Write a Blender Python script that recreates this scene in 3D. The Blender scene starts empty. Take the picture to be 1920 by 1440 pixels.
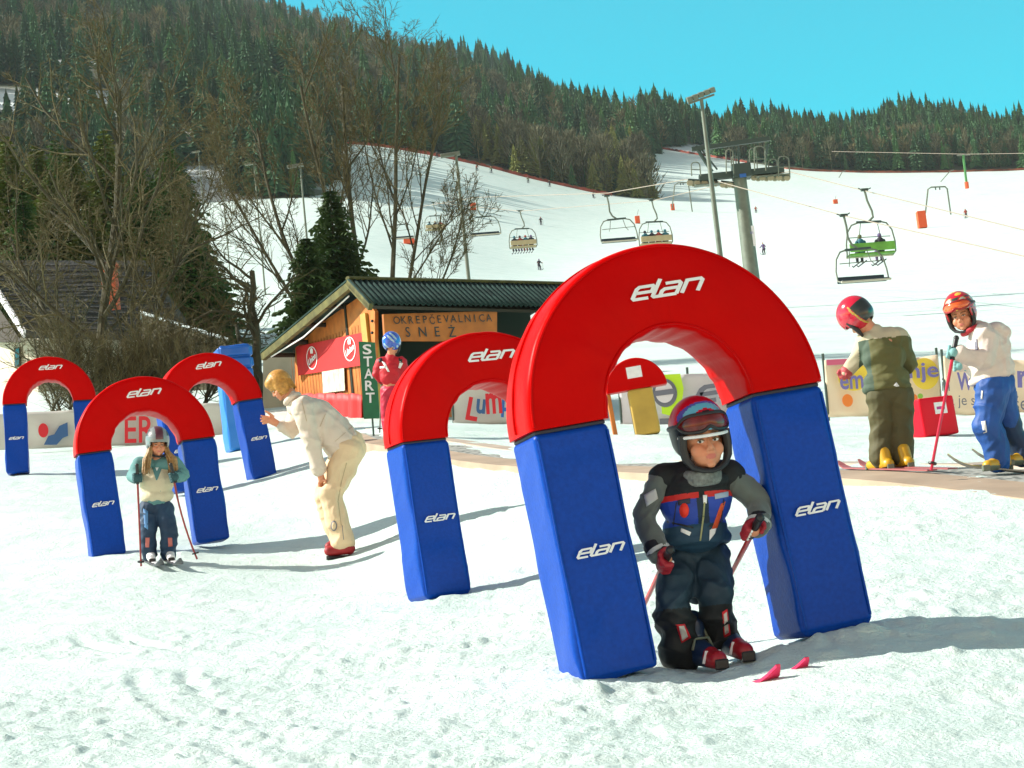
import bpy, math, random
import numpy as np
from mathutils import Vector, Matrix, Euler
R = math.radians
scene = bpy.context.scene
COL = scene.collection

# ------------------------------------------------------------------ camera
FPX, PITCH, ROLL = 4000.0, R(8.5), R(6.0)
CAM = np.array([0.0, 0.0, 1.2])
_F = np.array([0, math.cos(PITCH), math.sin(PITCH)])
_r0 = np.array([1.0, 0, 0]); _u0 = np.array([0, -math.sin(PITCH), math.cos(PITCH)])
_R = math.cos(ROLL)*_r0 - math.sin(ROLL)*_u0
_U = math.sin(ROLL)*_r0 + math.cos(ROLL)*_u0
cd = bpy.data.cameras.new('camera'); cam = bpy.data.objects.new('camera', cd); COL.objects.link(cam)
cd.sensor_width = 36; cd.lens = 36*FPX/1920; cd.clip_start = 0.1; cd.clip_end = 6000
m = Matrix.Identity(4)
for i in range(3):
    m[i][0] = _R[i]; m[i][1] = _U[i]; m[i][2] = -_F[i]; m[i][3] = CAM[i]
cam.matrix_world = m
scene.camera = cam
# ------------------------------------------------------------------ world, sun, exposure
SUN_AZ = R(-4)     # the sun stands to the left, a little behind the arches
SUN_EL = R(35)
sdir = Vector((-math.cos(SUN_AZ)*math.cos(SUN_EL), -math.sin(SUN_AZ)*math.cos(SUN_EL), math.sin(SUN_EL)))
w = bpy.data.worlds.new('World'); scene.world = w; w.use_nodes = True
nt = w.node_tree; nt.nodes.clear()
out = nt.nodes.new('ShaderNodeOutputWorld'); bg = nt.nodes.new('ShaderNodeBackground')
sky = nt.nodes.new('ShaderNodeTexSky'); sky.sky_type = 'NISHITA'; sky.sun_disc = False
sky.sun_elevation = SUN_EL; sky.sun_rotation = math.atan2(sdir.x, sdir.y)
sky.altitude = 800; sky.dust_density = 0.3; sky.ozone_density = 1.0; sky.air_density = 1.0
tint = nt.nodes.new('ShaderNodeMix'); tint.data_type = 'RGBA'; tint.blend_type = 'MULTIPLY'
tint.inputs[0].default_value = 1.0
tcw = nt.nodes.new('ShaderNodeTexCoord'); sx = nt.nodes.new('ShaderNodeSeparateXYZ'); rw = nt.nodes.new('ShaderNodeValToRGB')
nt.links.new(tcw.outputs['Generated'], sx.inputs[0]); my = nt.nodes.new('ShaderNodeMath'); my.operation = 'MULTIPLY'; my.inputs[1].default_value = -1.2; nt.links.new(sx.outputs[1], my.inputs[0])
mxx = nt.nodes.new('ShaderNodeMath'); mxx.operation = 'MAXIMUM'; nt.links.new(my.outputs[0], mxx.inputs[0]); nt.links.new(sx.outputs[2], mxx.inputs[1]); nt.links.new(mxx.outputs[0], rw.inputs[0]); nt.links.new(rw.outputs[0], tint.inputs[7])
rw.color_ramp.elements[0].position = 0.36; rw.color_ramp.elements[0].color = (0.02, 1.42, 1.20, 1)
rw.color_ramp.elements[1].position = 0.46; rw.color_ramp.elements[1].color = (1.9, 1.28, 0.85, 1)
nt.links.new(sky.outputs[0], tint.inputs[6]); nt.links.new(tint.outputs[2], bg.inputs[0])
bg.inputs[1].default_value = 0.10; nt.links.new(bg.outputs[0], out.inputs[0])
sl = bpy.data.lights.new('sun', 'SUN'); sl.energy = 5.0; sl.angle = R(0.5); sl.color = (1.0, 0.95, 0.87)
so = bpy.data.objects.new('sun', sl); COL.objects.link(so); so.location = (-20, -5, 30)
so.rotation_euler = sdir.to_track_quat('Z', 'Y').to_euler()
vs = scene.view_settings; vs.view_transform = 'Standard'; vs.look = 'None'; vs.exposure = 0.82; vs.gamma = 1.0

# ------------------------------------------------------------------ helpers
def P(x, y, d):
    """world point seen at photo pixel (x, y) at depth d metres (used to survey real positions)"""
    return CAM + d*(_F + (x-960)/FPX*_R + (720-y)/FPX*_U)
def uel(x, y):
    v = _F + (x-960)/FPX*_R + (720-y)/FPX*_U
    return v[0]/v[1], v[2]/v[1]
def tag(o, label=None, cat=None, group=None, kind=None):
    if label: o['label'] = label
    if cat: o['category'] = cat
    if group: o['group'] = group
    if kind: o['kind'] = kind
    return o
def thing(name, label, cat, loc=(0, 0, 0), rot=None, group=None):
    o = bpy.data.objects.new(name, None); COL.objects.link(o)
    M = Matrix.Translation(Vector(loc))
    if rot is not None: M = M @ (rot.to_4x4() if isinstance(rot, Matrix) else Euler(rot).to_matrix().to_4x4())
    o.matrix_world = M; o['_x'] = 1; del o['_x']
    o.empty_display_size = 0.2
    MW[o.name] = M
    return tag(o, label, cat, group)
MW = {}
def copy_thing(root, M, label=None, group=None):
    r = root.copy(); COL.objects.link(r); r.matrix_world = M; MW[r.name] = M
    if label: r['label'] = label
    if group: r['group'] = group
    for ch in [o for o in bpy.data.objects if o.parent == root]:
        c = ch.copy(); COL.objects.link(c); c.parent = r
        for g in [o for o in bpy.data.objects if o.parent == ch]:
            d = g.copy(); COL.objects.link(d); d.parent = c
    return r
def rootof(o):
    while o.parent: o = o.parent
    return o

def frame(o, x, z):
    """4x4 with origin o, local x along x, local z along z (made square)"""
    x = Vector(x).normalized(); z = Vector(z); y = z.cross(x).normalized(); z = x.cross(y).normalized()
    M = Matrix.Identity(4)
    for i in range(3): M[i][0] = x[i]; M[i][1] = y[i]; M[i][2] = z[i]; M[i][3] = o[i]
    return M

class MB:
    def __init__(s): s.v = []; s.f = []; s.m = []
    def add(s, vs, fs, m=0, M=None):
        n = len(s.v)
        if M is not None: vs = [M @ Vector(v) for v in vs]
        s.v += [tuple(v) for v in vs]; s.f += [tuple(i+n for i in f) for f in fs]; s.m += [m]*len(fs)
        return s
    def box(s, c, sz, M=None, m=0):
        x, y, z = sz[0]/2, sz[1]/2, sz[2]/2
        vs = [(c[0]+a*x, c[1]+b*y, c[2]+d*z) for a in (-1, 1) for b in (-1, 1) for d in (-1, 1)]
        return s.add(vs, [(0, 1, 3, 2), (4, 6, 7, 5), (0, 4, 5, 1), (2, 3, 7, 6), (0, 2, 6, 4), (1, 5, 7, 3)], m, M)
    def tube(s, path, rad, n=8, m=0, cap=True, flat=None):
        path = [Vector(p) for p in path]; k = len(path)
        if not hasattr(rad, '__len__'): rad = [rad]*k
        vs = []; fs = []; up = None
        for i, p in enumerate(path):
            t = (path[min(i+1, k-1)] - path[max(i-1, 0)])
            if t.length < 1e-9: t = Vector((0, 0, 1))
            t.normalize()
            if up is None:
                up = Vector((0, 0, 1)) if abs(t.z) < 0.9 else Vector((1, 0, 0))
            a = t.cross(up)
            if a.length < 1e-5: a = t.cross(Vector((0, 1, 0)))
            a.normalize(); b = a.cross(t).normalized(); up = b
            for j in range(n):
                th = 2*math.pi*j/n
                vs.append(p + a*math.cos(th)*rad[i] + b*math.sin(th)*rad[i]*(flat or 1))
        for i in range(k-1):
            for j in range(n):
                q = (j+1) % n
                fs.append((i*n+j, i*n+q, (i+1)*n+q, (i+1)*n+j))
        if cap: fs.append(tuple(range(n))[::-1]); fs.append(tuple((k-1)*n+j for j in range(n)))
        return s.add(vs, fs, m)
    def cap(s, p0, r0, p1, r1, n=14, m=0):
        """tapered capsule"""
        p0 = Vector(p0); p1 = Vector(p1); d = p1-p0; L = d.length or 1e-6; d = d/L
        path = []; rad = []
        for a in (89, 65, 40, 18): path.append(p0-d*r0*math.sin(R(a))); rad.append(r0*math.cos(R(a)))
        for t in (0, .25, .5, .75, 1): path.append(p0+d*L*t); rad.append(r0+(r1-r0)*t)
        for a in (18, 40, 65, 89): path.append(p1+d*r1*math.sin(R(a))); rad.append(r1*math.cos(R(a)))
        return s.tube(path, rad, n, m)
    def chain(s, pts, rads, n=14):
        for i in range(len(pts)-1): s.cap(pts[i], rads[i], pts[i+1], rads[i+1], n)
        return s
    def ell(s, c, r, M3=None, seg=20, m=0):
        if not hasattr(r, '__len__'): r = (r, r, r)
        vs = []; fs = []; rg = seg//2
        M3 = M3 or Matrix.Identity(3)
        for i in range(rg+1):
            ph = math.pi*i/rg
            for j in range(seg):
                th = 2*math.pi*j/seg
                vs.append(Vector(c)+M3 @ Vector((r[0]*math.sin(ph)*math.cos(th), r[1]*math.sin(ph)*math.sin(th), r[2]*math.cos(ph))))
        for i in range(rg):
            for j in range(seg):
                q = (j+1) % seg
                fs.append((i*seg+j, (i+1)*seg+j, (i+1)*seg+q, i*seg+q))
        return s.add(vs, fs, m)
    def lathe(s, prof, n=24, M=None, m=0):
        vs = []; fs = []; k = len(prof)
        for r, z in prof:
            for j in range(n): vs.append((r*math.cos(2*math.pi*j/n), r*math.sin(2*math.pi*j/n), z))
        for i in range(k-1):
            for j in range(n):
                q = (j+1) % n; fs.append((i*n+j, i*n+q, (i+1)*n+q, (i+1)*n+j))
        fs.append(tuple(range(n))[::-1]); fs.append(tuple((k-1)*n+j for j in range(n)))
        return s.add(vs, fs, m, M)
    def prism(s, poly, t, M=None, m=0):
        """polygon in local xy, thickness t along +z"""
        n = len(poly)
        vs = [(x, y, 0) for x, y in poly]+[(x, y, t) for x, y in poly]
        fs = [tuple(range(n))[::-1], tuple(range(n, 2*n))]+[(i, (i+1) % n, (i+1) % n+n, i+n) for i in range(n)]
        return s.add(vs, fs, m, M)
    def slab(s, quad, t, m=0):
        """slab from 3D polygon, thickness vector t"""
        q = [Vector(p) for p in quad]; t = Vector(t); n = len(q)
        vs = q+[p+t for p in q]
        fs = [tuple(range(n)), tuple(range(n, 2*n))[::-1]]+[(i, i+n, (i+1) % n+n, (i+1) % n) for i in range(n)]
        return s.add(vs, fs, m)
    def sheet(s, rows, cols, fn, m=0, M=None):
        vs = [fn(i/(rows-1), j/(cols-1)) for i in range(rows) for j in range(cols)]
        fs = [(i*cols+j, i*cols+j+1, (i+1)*cols+j+1, (i+1)*cols+j) for i in range(rows-1) for j in range(cols-1)]
        return s.add(vs, fs, m, M)
    def build(s, name, mats, parent=None, smooth=True, local=False, bevel=0, bseg=2, auto=40, fix=True):
        me = bpy.data.meshes.new(name)
        vs = np.array(s.v, dtype=float).reshape(-1, 3)
        if parent is not None and not local:
            Mi = np.array(MW[rootof(parent).name].inverted())
            vs = vs @ Mi[:3, :3].T + Mi[:3, 3]
        me.from_pydata(vs.tolist(), [], s.f)
        if not isinstance(mats, (list, tuple)): mats = [mats]
        for q in mats: me.materials.append(q)
        me.polygons.foreach_set('material_index', s.m)
        if fix:
            import bmesh
            b = bmesh.new(); b.from_mesh(me); bmesh.ops.recalc_face_normals(b, faces=b.faces); b.to_mesh(me); b.free()
        me.polygons.foreach_set('use_smooth', [bool(smooth)]*len(me.polygons))
        if smooth and auto: me.set_sharp_from_angle(angle=R(auto))
        me.update()
        o = bpy.data.objects.new(name, me); COL.objects.link(o)
        if parent is not None: o.parent = parent
        if bevel:
            b = o.modifiers.new('bevel', 'BEVEL'); b.width = bevel; b.segments = bseg; b.limit_method = 'ANGLE'; b.angle_limit = R(35)
        return o

def np_mesh(name, V, Fq, mats, parent=None, smooth=False, tri=False):
    me = bpy.data.meshes.new(name); k = Fq.shape[1]
    me.vertices.add(len(V)); me.vertices.foreach_set('co', np.asarray(V, dtype=np.float32).ravel())
    me.loops.add(Fq.size); me.loops.foreach_set('vertex_index', Fq.astype(np.int32).ravel())
    me.polygons.add(len(Fq)); me.polygons.foreach_set('loop_start', np.arange(0, Fq.size, k, dtype=np.int32))
    me.polygons.foreach_set('loop_total', np.full(len(Fq), k, dtype=np.int32))
    for q in (mats if isinstance(mats, (list, tuple)) else [mats]): me.materials.append(q)
    me.polygons.foreach_set('use_smooth', [smooth]*len(Fq))
    me.update(calc_edges=True); me.validate()
    o = bpy.data.objects.new(name, me); COL.objects.link(o)
    if parent is not None: o.parent = parent
    return o

# vectorised value noise
def _h(ix, iy, s):
    n = (ix.astype(np.int64)*374761393 + iy.astype(np.int64)*668265263 + s*1442695041) & 0xffffffff
    n = ((n ^ (n >> 13))*1274126177) & 0xffffffff
    return ((n ^ (n >> 16)) & 0xffffff)/float(0xffffff)
def vn(x, y, s=0):
    x = np.asarray(x, float); y = np.asarray(y, float)
    ix = np.floor(x); iy = np.floor(y); fx = x-ix; fy = y-iy
    fx = fx*fx*fx*(fx*(fx*6-15)+10); fy = fy*fy*fy*(fy*(fy*6-15)+10)
    a = _h(ix, iy, s); b = _h(ix+1, iy, s); c = _h(ix, iy+1, s); d = _h(ix+1, iy+1, s)
    return (a+(b-a)*fx)*(1-fy)+(c+(d-c)*fx)*fy - 0.5

# ------------------------------------------------------------------ materials
def mat(name, col, rough=0.6, bump=None, var=None, metal=0.0, spec=0.5, coat=0.0, sheen=0.0, randv=0.0, attr=None, trans=0.0, emit=None):
    m = bpy.data.materials.new(name); m.use_nodes = True; n = m.node_tree.nodes; l = m.node_tree.links
    b = n['Principled BSDF']; b.inputs['Roughness'].default_value = rough; b.inputs['Metallic'].default_value = metal
    b.inputs['Specular IOR Level'].default_value = spec; b.inputs['Coat Weight'].default_value = coat
    b.inputs['Coat Roughness'].default_value = 0.12
    b.inputs['Sheen Weight'].default_value = sheen
    b.inputs['Base Color'].default_value = (*col, 1)
    tc = n.new('ShaderNodeTexCoord')
    cur = None
    def mul(fac_socket, lo, hi, prev):
        mr = n.new('ShaderNodeMapRange'); mr.inputs[3].default_value = lo; mr.inputs[4].default_value = hi
        l.new(fac_socket, mr.inputs[0])
        mx = n.new('ShaderNodeMix'); mx.data_type = 'RGBA'; mx.blend_type = 'MULTIPLY'; mx.inputs[0].default_value = 1
        if prev is None: mx.inputs[6].default_value = (*col, 1)
        else: l.new(prev, mx.inputs[6])
        l.new(mr.outputs[0], mx.inputs[7]); return mx.outputs[2], mr
    if var:
        ns = n.new('ShaderNodeTexNoise'); ns.inputs['Scale'].default_value = var[0]; ns.inputs['Detail'].default_value = 5
        l.new(tc.outputs['Object'], ns.inputs[0])
        cur, mr = mul(ns.outputs[0], 1-var[1], 1+var[1], cur); mr.inputs[1].default_value = 0.3; mr.inputs[2].default_value = 0.7
    if randv:
        oi = n.new('ShaderNodeObjectInfo'); cur, _ = mul(oi.outputs['Random'], 1-randv, 1+randv, cur)
    if attr:
        at = n.new('ShaderNodeAttribute'); at.attribute_name = attr
        mx = n.new('ShaderNodeMix'); mx.data_type = 'RGBA'; mx.blend_type = 'MULTIPLY'; mx.inputs[0].default_value = 1
        if cur is None: mx.inputs[6].default_value = (*col, 1)
        else: l.new(cur, mx.inputs[6])
        l.new(at.outputs['Color'], mx.inputs[7]); cur = mx.outputs[2]
    if cur is not None: l.new(cur, b.inputs['Base Color'])
    if bump:
        nb = n.new('ShaderNodeTexNoise'); nb.inputs['Scale'].default_value = bump[0]; nb.inputs['Detail'].default_value = 6
        l.new(tc.outputs['Object'], nb.inputs[0])
        bp = n.new('ShaderNodeBump'); bp.inputs['Strength'].default_value = bump[1]; bp.inputs['Distance'].default_value = bump[2] if len(bump) > 2 else 0.01
        l.new(nb.outputs[0], bp.inputs['Height']); l.new(bp.outputs[0], b.inputs['Normal'])
    if trans:
        b.inputs['Transmission Weight'].default_value = trans
    return m

# ------------------------------------------------------------------ terrain survey
CP = [  # photo x, y, depth of ground points
 (960,1440,5.95),(0,1440,6.3),(1920,1440,5.6),(1094,1281,7.7),(1330,1258,8.05),(1475,1278,7.3),(1518,1196,8.2),(1640,1168,8.4),
 (800,1124,12.6),(870,1108,12.9),(190,1050,18.8),(385,1018,19.2),(297,1052,17.6),(635,1046,17.9),(480,902,25),(335,935,24.5),
 (36,900,29),(150,868,29.5),(1880,912,14.5),(1650,890,15.4),(735,826,24.6),(1740,832,22),(1215,816,24),(1760,790,34),(1300,797,36),
 (910,797,37),(100,838,38),(280,832,38),(690,795,37),(1910,782,34),
 (1900,665,62),(1300,690,58),(1000,700,60),(600,700,58),(250,740,55),(0,760,55),
 (1390,580,115),(1880,560,115),(860,560,120),(500,575,110),(250,600,110),(0,620,110),
 (1433,480,270),(1012,508,300),(1730,432,330),(560,440,300),(300,440,300),(1850,430,330),
 (640,268,560),(840,296,560),(1000,334,560),(1150,366,560),(1340,292,760),(1500,334,700),(1900,348,700),(2300,360,700),(400,372,420),(100,372,420),(-300,372,420)]
pts = []; vals = []
for x, y, d in CP:
    p = P(x, y, d)-CAM; pts.append((p[0]/p[1]*5, math.log(p[1]))); vals.append(p[2]/p[1])
pts = np.array(pts); vals = np.array(vals)
def _k(r2): return np.where(r2 > 1e-12, 0.5*r2*np.log(np.maximum(r2, 1e-12)), 0)
_n = len(pts); _K = _k(((pts[:, None]-pts[None])**2).sum(-1)) + np.eye(_n)*0.0006
_A = np.zeros((_n+3, _n+3)); _A[:_n, :_n] = _K; _A[:_n, _n] = 1; _A[:_n, _n+1:] = pts; _A[_n, :_n] = 1; _A[_n+1:, :_n] = pts.T
_W = np.linalg.solve(_A, np.concatenate([vals, [0, 0, 0]]))
def gz(X, Y):
    X = np.atleast_1d(np.asarray(X, float)); Y = np.atleast_1d(np.asarray(Y, float))
    Ye = np.maximum(Y, 5.0); u = X/Ye; u = 0.29*np.tanh(u/0.29)
    a = u*5; b = np.log(Ye); e = np.full(X.shape, _W[_n])+_W[_n+1]*a+_W[_n+2]*b
    for i in range(_n): e = e+_W[i]*_k((a-pts[i, 0])**2+(b-pts[i, 1])**2)
    return CAM[2]+e*Ye+(Y-Ye)*0.13
def G(x, y): return float(gz(x, y)[0])
def ground(px, d, py=None):
    """world ground point below the survey point seen at photo column px and depth d"""
    y = py if py is not None else 900
    for _ in range(25):
        p = P(px, y, d); g = G(p[0], p[1]); y += (p[2]-g)*FPX/d*0.9
    return Vector((p[0], p[1], g))
# ------------------------------------------------------------------ snow ground
def mat_snow():
    m = bpy.data.materials.new('snow'); m.use_nodes = True; n = m.node_tree.nodes; l = m.node_tree.links; b = n['Principled BSDF']
    b.inputs['Roughness'].default_value = 0.55; b.inputs['Specular IOR Level'].default_value = 0.3
    tc = n.new('ShaderNodeTexCoord')
    ns = n.new('ShaderNodeTexNoise'); ns.inputs['Scale'].default_value = 0.6; ns.inputs['Detail'].default_value = 8; l.new(tc.outputs['Object'], ns.inputs[0])
    cr = n.new('ShaderNodeValToRGB'); cr.color_ramp.elements[0].position = 0.3; cr.color_ramp.elements[0].color = (0.60, 0.735, 0.67, 1)
    cr.color_ramp.elements[1].position = 0.65; cr.color_ramp.elements[1].color = (0.70, 0.815, 0.755, 1)
    l.new(ns.outputs[0], cr.inputs[0])
    # scattered grains of dirt
    n2 = n.new('ShaderNodeTexNoise'); n2.inputs['Scale'].default_value = 26; n2.inputs['Detail'].default_value = 3; l.new(tc.outputs['Object'], n2.inputs[0])
    r2 = n.new('ShaderNodeMapRange'); r2.inputs[1].default_value = 0.68; r2.inputs[2].default_value = 0.78; r2.inputs[3].default_value = 1; r2.inputs[4].default_value = 0.8; l.new(n2.outputs[0], r2.inputs[0])
    mx = n.new('ShaderNodeMix'); mx.data_type = 'RGBA'; mx.blend_type = 'MULTIPLY'; mx.inputs[0].default_value = 1
    l.new(cr.outputs[0], mx.inputs[6]); l.new(r2.outputs[0], mx.inputs[7]); l.new(mx.outputs[2], b.inputs['Base Color'])
    n3 = n.new('ShaderNodeTexNoise'); n3.inputs['Scale'].default_value = 45; n3.inputs['Detail'].default_value = 9; n3.inputs['Roughness'].default_value = 0.65; l.new(tc.outputs['Object'], n3.inputs[0])
    bp = n.new('ShaderNodeBump'); bp.inputs['Strength'].default_value = 0.9; bp.inputs['Distance'].default_value = 0.022
    l.new(n3.outputs[0], bp.inputs['Height'])
    n4 = n.new('ShaderNodeTexNoise'); n4.inputs['Scale'].default_value = 3; n4.inputs['Detail'].default_value = 9; l.new(tc.outputs['Object'], n4.inputs[0])
    b2 = n.new('ShaderNodeBump'); b2.inputs['Strength'].default_value = 0.35; b2.inputs['Distance'].default_value = 0.10
    l.new(n4.outputs[0], b2.inputs['Height']); l.new(bp.outputs[0], b2.inputs['Normal']); l.new(b2.outputs[0], b.inputs['Normal'])
    return m
M_snow = mat_snow()
ued = lambda L: (np.array([uel(*p)[0] for p in L]), np.array([uel(*p)[1] for p in L]))
# forest edge as a function of bearing: distance at which the wood begins
_eu = [uel(x, y)[0] for x, y in ((-600,372),(330,372),(560,400),(612,396),(636,266),(1150,368),(1196,372),(1225,300),(1480,334),(1920,348),(2600,360))]
_ey = [400, 400, 400, 410, 545, 545, 545, 745, 700, 700, 700]
def edgeY(u): return np.interp(u, _eu, _ey)
TOP = [(-900,-300),(-300,-190),(0,-110),(520,28),(650,62),(760,98),(870,118),(960,143),(1060,190),(1150,220),(1230,238),(1290,272),(1330,262),(1400,232),(1480,238),(1560,250),(1640,238),(1700,204),(1760,220),(1850,238),(1920,256),(2600,290)]
_tu, _te = ued(TOP)
_tyu = [uel(x, y)[0] for x, y in ((-900,0),(0,0),(900,120),(1280,230),(1340,240),(2600,240))]
def topY(u): return np.interp(u, _tyu, [1500, 1500, 1350, 1150, 1000, 1000])
def hillz(X, Y):
    u = X/Y; ye = edgeY(u); yt = topY(u); zt = CAM[2]+yt*np.interp(u, _tu, _te)
    ze = gz(u*ye, ye); s = (Y-ye)/(yt-ye)
    z = ze+(zt-ze)*np.where(s < 1, np.clip(s, 0, 1)**1.0, 1)
    z = np.where(s > 1, zt-(Y-yt)*0.18, z)
    z = z + np.clip((Y-ye)/60, 0, 1)*(vn(X/60, Y/60, 5)*14+vn(X/22, Y/22, 6)*4)
    z = np.where(s < 0, gz(X, Y)-2.0, z)
    return z
def build_ground():
    uc = np.concatenate([-np.geomspace(1.6, 0.31, 40), np.linspace(-0.3, 0.3, 620), np.geomspace(0.31, 1.6, 40)])
    Yr = [-30, -20, -12, -7, -3, 0, 1.5, 3]; y = 4.0
    while y < 1000:
        Yr.append(y); y *= 1.0042 if y < 45 else 1.014
    Yr = np.array(Yr)
    U, YY = np.meshgrid(uc, Yr); X = U*np.sqrt((YY+3)**2+9)
    Z = gz(X.ravel(), YY.ravel()).reshape(X.shape)
    near = np.clip((60-YY)/30, 0, 1)
    d = vn(X/0.9, YY/0.9, 1)*0.040+vn(X/0.33, YY/0.33, 2)*0.014
    lump = np.maximum(vn(X/0.11, YY/0.13, 3)*vn(X/0.5+7, YY/0.5, 8)*4, -0.1)
    d += lump*0.014 + np.maximum(vn(X/0.05, YY/0.06, 4), 0)*0.010*np.clip((14-YY)/6, 0, 1)
    # churned crumbs
    pm_ = np.clip(vn(X/0.9, YY/1.3, 13)*3+.7, 0, 1)*np.clip((22-YY)/12, 0, 1)
    c = (np.maximum(vn(X/0.09+3, YY/0.10, 12)-0.16, 0)*0.055+np.maximum(vn(X/0.04+3, YY/0.045, 14)-.05, 0)*0.020)*pm_ + np.abs(vn(X/.22+vn(X/.1, YY/.1, 15), YY/.25, 16))*-.018*np.clip((30-YY)/15, 0, 1)
    d += c
    # ski tracks and kicked-up heaps
    for (x0, y0, x1, y1) in ((-1.4, 6.2, 3.0, 7.1), (-1.5, 6.36, 3.0, 7.28), (-2.2, 9.6, .6, 7.4), (-2.3, 9.45, .5, 7.28), (-.6, 6.0, -2.4, 13.0), (-.8, 6.0, -2.65, 13.0), (.2, 9.5, 3.2, 11.0), (.2, 9.7, 3.2, 11.25), (-5, 21, 1.5, 15.5), (-5, 21.3, 1.5, 15.75)):
        L = math.hypot(x1-x0, y1-y0); tx, ty = (x1-x0)/L, (y1-y0)/L; al = (X-x0)*tx+(YY-y0)*ty; ac = -(X-x0)*ty+(YY-y0)*tx+vn(al/1.7, al*0, 40)*.35
        w_ = np.clip(al/1.0, 0, 1)*np.clip((L-al)/1.0, 0, 1)*np.clip(.5+vn(al/.8, al*0+3, 41)*2, 0, 1)
        d += w_*(-.020*np.exp(-(ac/.04)**2)+.010*np.exp(-((ac-.075)/.03)**2)+.008*np.exp(-((ac+.075)/.03)**2))
    for (px_, py_, dd, r_, a_) in ((1590, 1190, 8.05, .10, .06), (1545, 1205, 7.95, .07, .04), (1640, 1185, 8.0, .08, .04), (1450, 1232, 8.0, .12, .04), (1380, 1262, 7.75, .14, .035), (1260, 1268, 7.85, .10, .03), (1090, 1292, 7.6, .12, .03), (830, 1130, 12.4, .12, .04), (340, 1058, 18.3, .2, .04), (1560, 1222, 7.7, .05, .035)):
        q_ = P(px_, py_, dd); r2 = ((X-q_[0])**2+((YY-q_[1])*.8)**2)/r_**2
        d += a_*.6*np.exp(-r2)*(1+vn(X/.045, YY/.05, 50)*1.1)
    # ski tracks running across on the left
    tr = np.maximum(vn(X/4, (YY+X*0.35)/0.28, 9), 0)*0.05*np.clip((YY-15)/6, 0, 1)
    d += tr
    Z = Z+d*near + (1-near)*vn(X/9, YY/6, 10)*0.25*np.clip(YY/200, 0, 1)
    ue = X/np.maximum(YY, 1); Z = np.where(YY > edgeY(ue)+25, Z-2.5, Z)
    V = np.stack([X, YY, Z], -1).reshape(-1, 3)
    nr, nc = X.shape; i = np.arange(nr-1)[:, None]*nc+np.arange(nc-1)[None]
    F = np.stack([i, i+1, i+nc+1, i+nc], -1).reshape(-1, 4)
    keep = (YY[:-1, :-1] < edgeY(ue[:-1, :-1])+60).ravel()
    o = np_mesh('ground', V, F[keep], M_snow, smooth=True)
    tag(o, kind='structure')
build_ground()
# ------------------------------------------------------------------ hillside under the woods
def pix(p):
    v = np.asarray(p, float)-CAM; d = v @ _F; return 960+FPX*(v @ _R)/d, 720-FPX*(v @ _U)/d, d
CLEAR = [  # openings in the wood where snow shows, photo ellipses (cx, cy, rx, ry)
 (50,190,100,20),(180,180,40,12),(215,232,24,14),(255,262,24,10),(360,305,20,18),(400,345,45,30),(415,375,60,18),(430,225,20,10),(945,213,24,8),(1300,282,50,8)]
def mat_hill():
    m = bpy.data.materials.new('forest_floor'); m.use_nodes = True; n = m.node_tree.nodes; l = m.node_tree.links; b = n['Principled BSDF']
    b.inputs['Roughness'].default_value = 0.9
    tc = n.new('ShaderNodeTexCoord'); ns = n.new('ShaderNodeTexNoise'); ns.inputs['Scale'].default_value = 0.02; ns.inputs['Detail'].default_value = 10; ns.inputs['Roughness'].default_value = 0.65
    l.new(tc.outputs['Object'], ns.inputs[0])
    cr = n.new('ShaderNodeValToRGB'); e = cr.color_ramp.elements; e[0].position = 0.35; e[0].color = (0.035, 0.065, 0.03, 1); e[1].position = 0.57; e[1].color = (0.09, 0.09, 0.055, 1)
    x = e.new(0.63); x.color = (0.7, 0.75, 0.74, 1); l.new(ns.outputs[0], cr.inputs[0]); l.new(cr.outputs[0], b.inputs['Base Color'])
    return m
def build_hill():
    uc = np.linspace(-0.75, 0.75, 420); s = np.linspace(-0.04, 1.6, 200)
    U, S = np.meshgrid(uc, s); ye = edgeY(U); yt = topY(U); YY = ye+(yt-ye)*S; X = U*YY
    Z = hillz(X.ravel(), YY.ravel()).reshape(X.shape)
    V = np.stack([X, YY, Z], -1).reshape(-1, 3); nr, nc = X.shape; i = np.arange(nr-1)[:, None]*nc+np.arange(nc-1)[None]
    F = np.stack([i, i+1, i+nc+1, i+nc], -1).reshape(-1, 4)
    hm_ = mat_hill(); o = np_mesh('hillside', V, F, hm_, smooth=True); tag(o, kind='structure')
    cl = np.zeros(len(V))
    for i_, v_ in enumerate(V):
        x_, y_, d_ = pix(v_)
        for a_, b_, c_, e_ in CLEAR: cl[i_] = max(cl[i_], np.clip(1.9-1.1*(((x_-a_)/c_)**2+((y_-b_)/e_)**2), 0, 1))
    at = o.data.color_attributes.new('snow_lie', 'FLOAT_COLOR', 'POINT'); at.data.foreach_set('color', np.repeat(cl[:, None], 4, 1).astype(np.float32).ravel())
    n = hm_.node_tree.nodes; l = hm_.node_tree.links; b = n['Principled BSDF']; src = b.inputs['Base Color'].links[0].from_socket
    an = n.new('ShaderNodeAttribute'); an.attribute_name = 'snow_lie'; mx = n.new('ShaderNodeMix'); mx.data_type = 'RGBA'; l.new(an.outputs['Fac'], mx.inputs[0]); l.new(src, mx.inputs[6]); mx.inputs[7].default_value = (.72, .78, .76, 1); l.new(mx.outputs[2], b.inputs['Base Color'])
build_hill()

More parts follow.
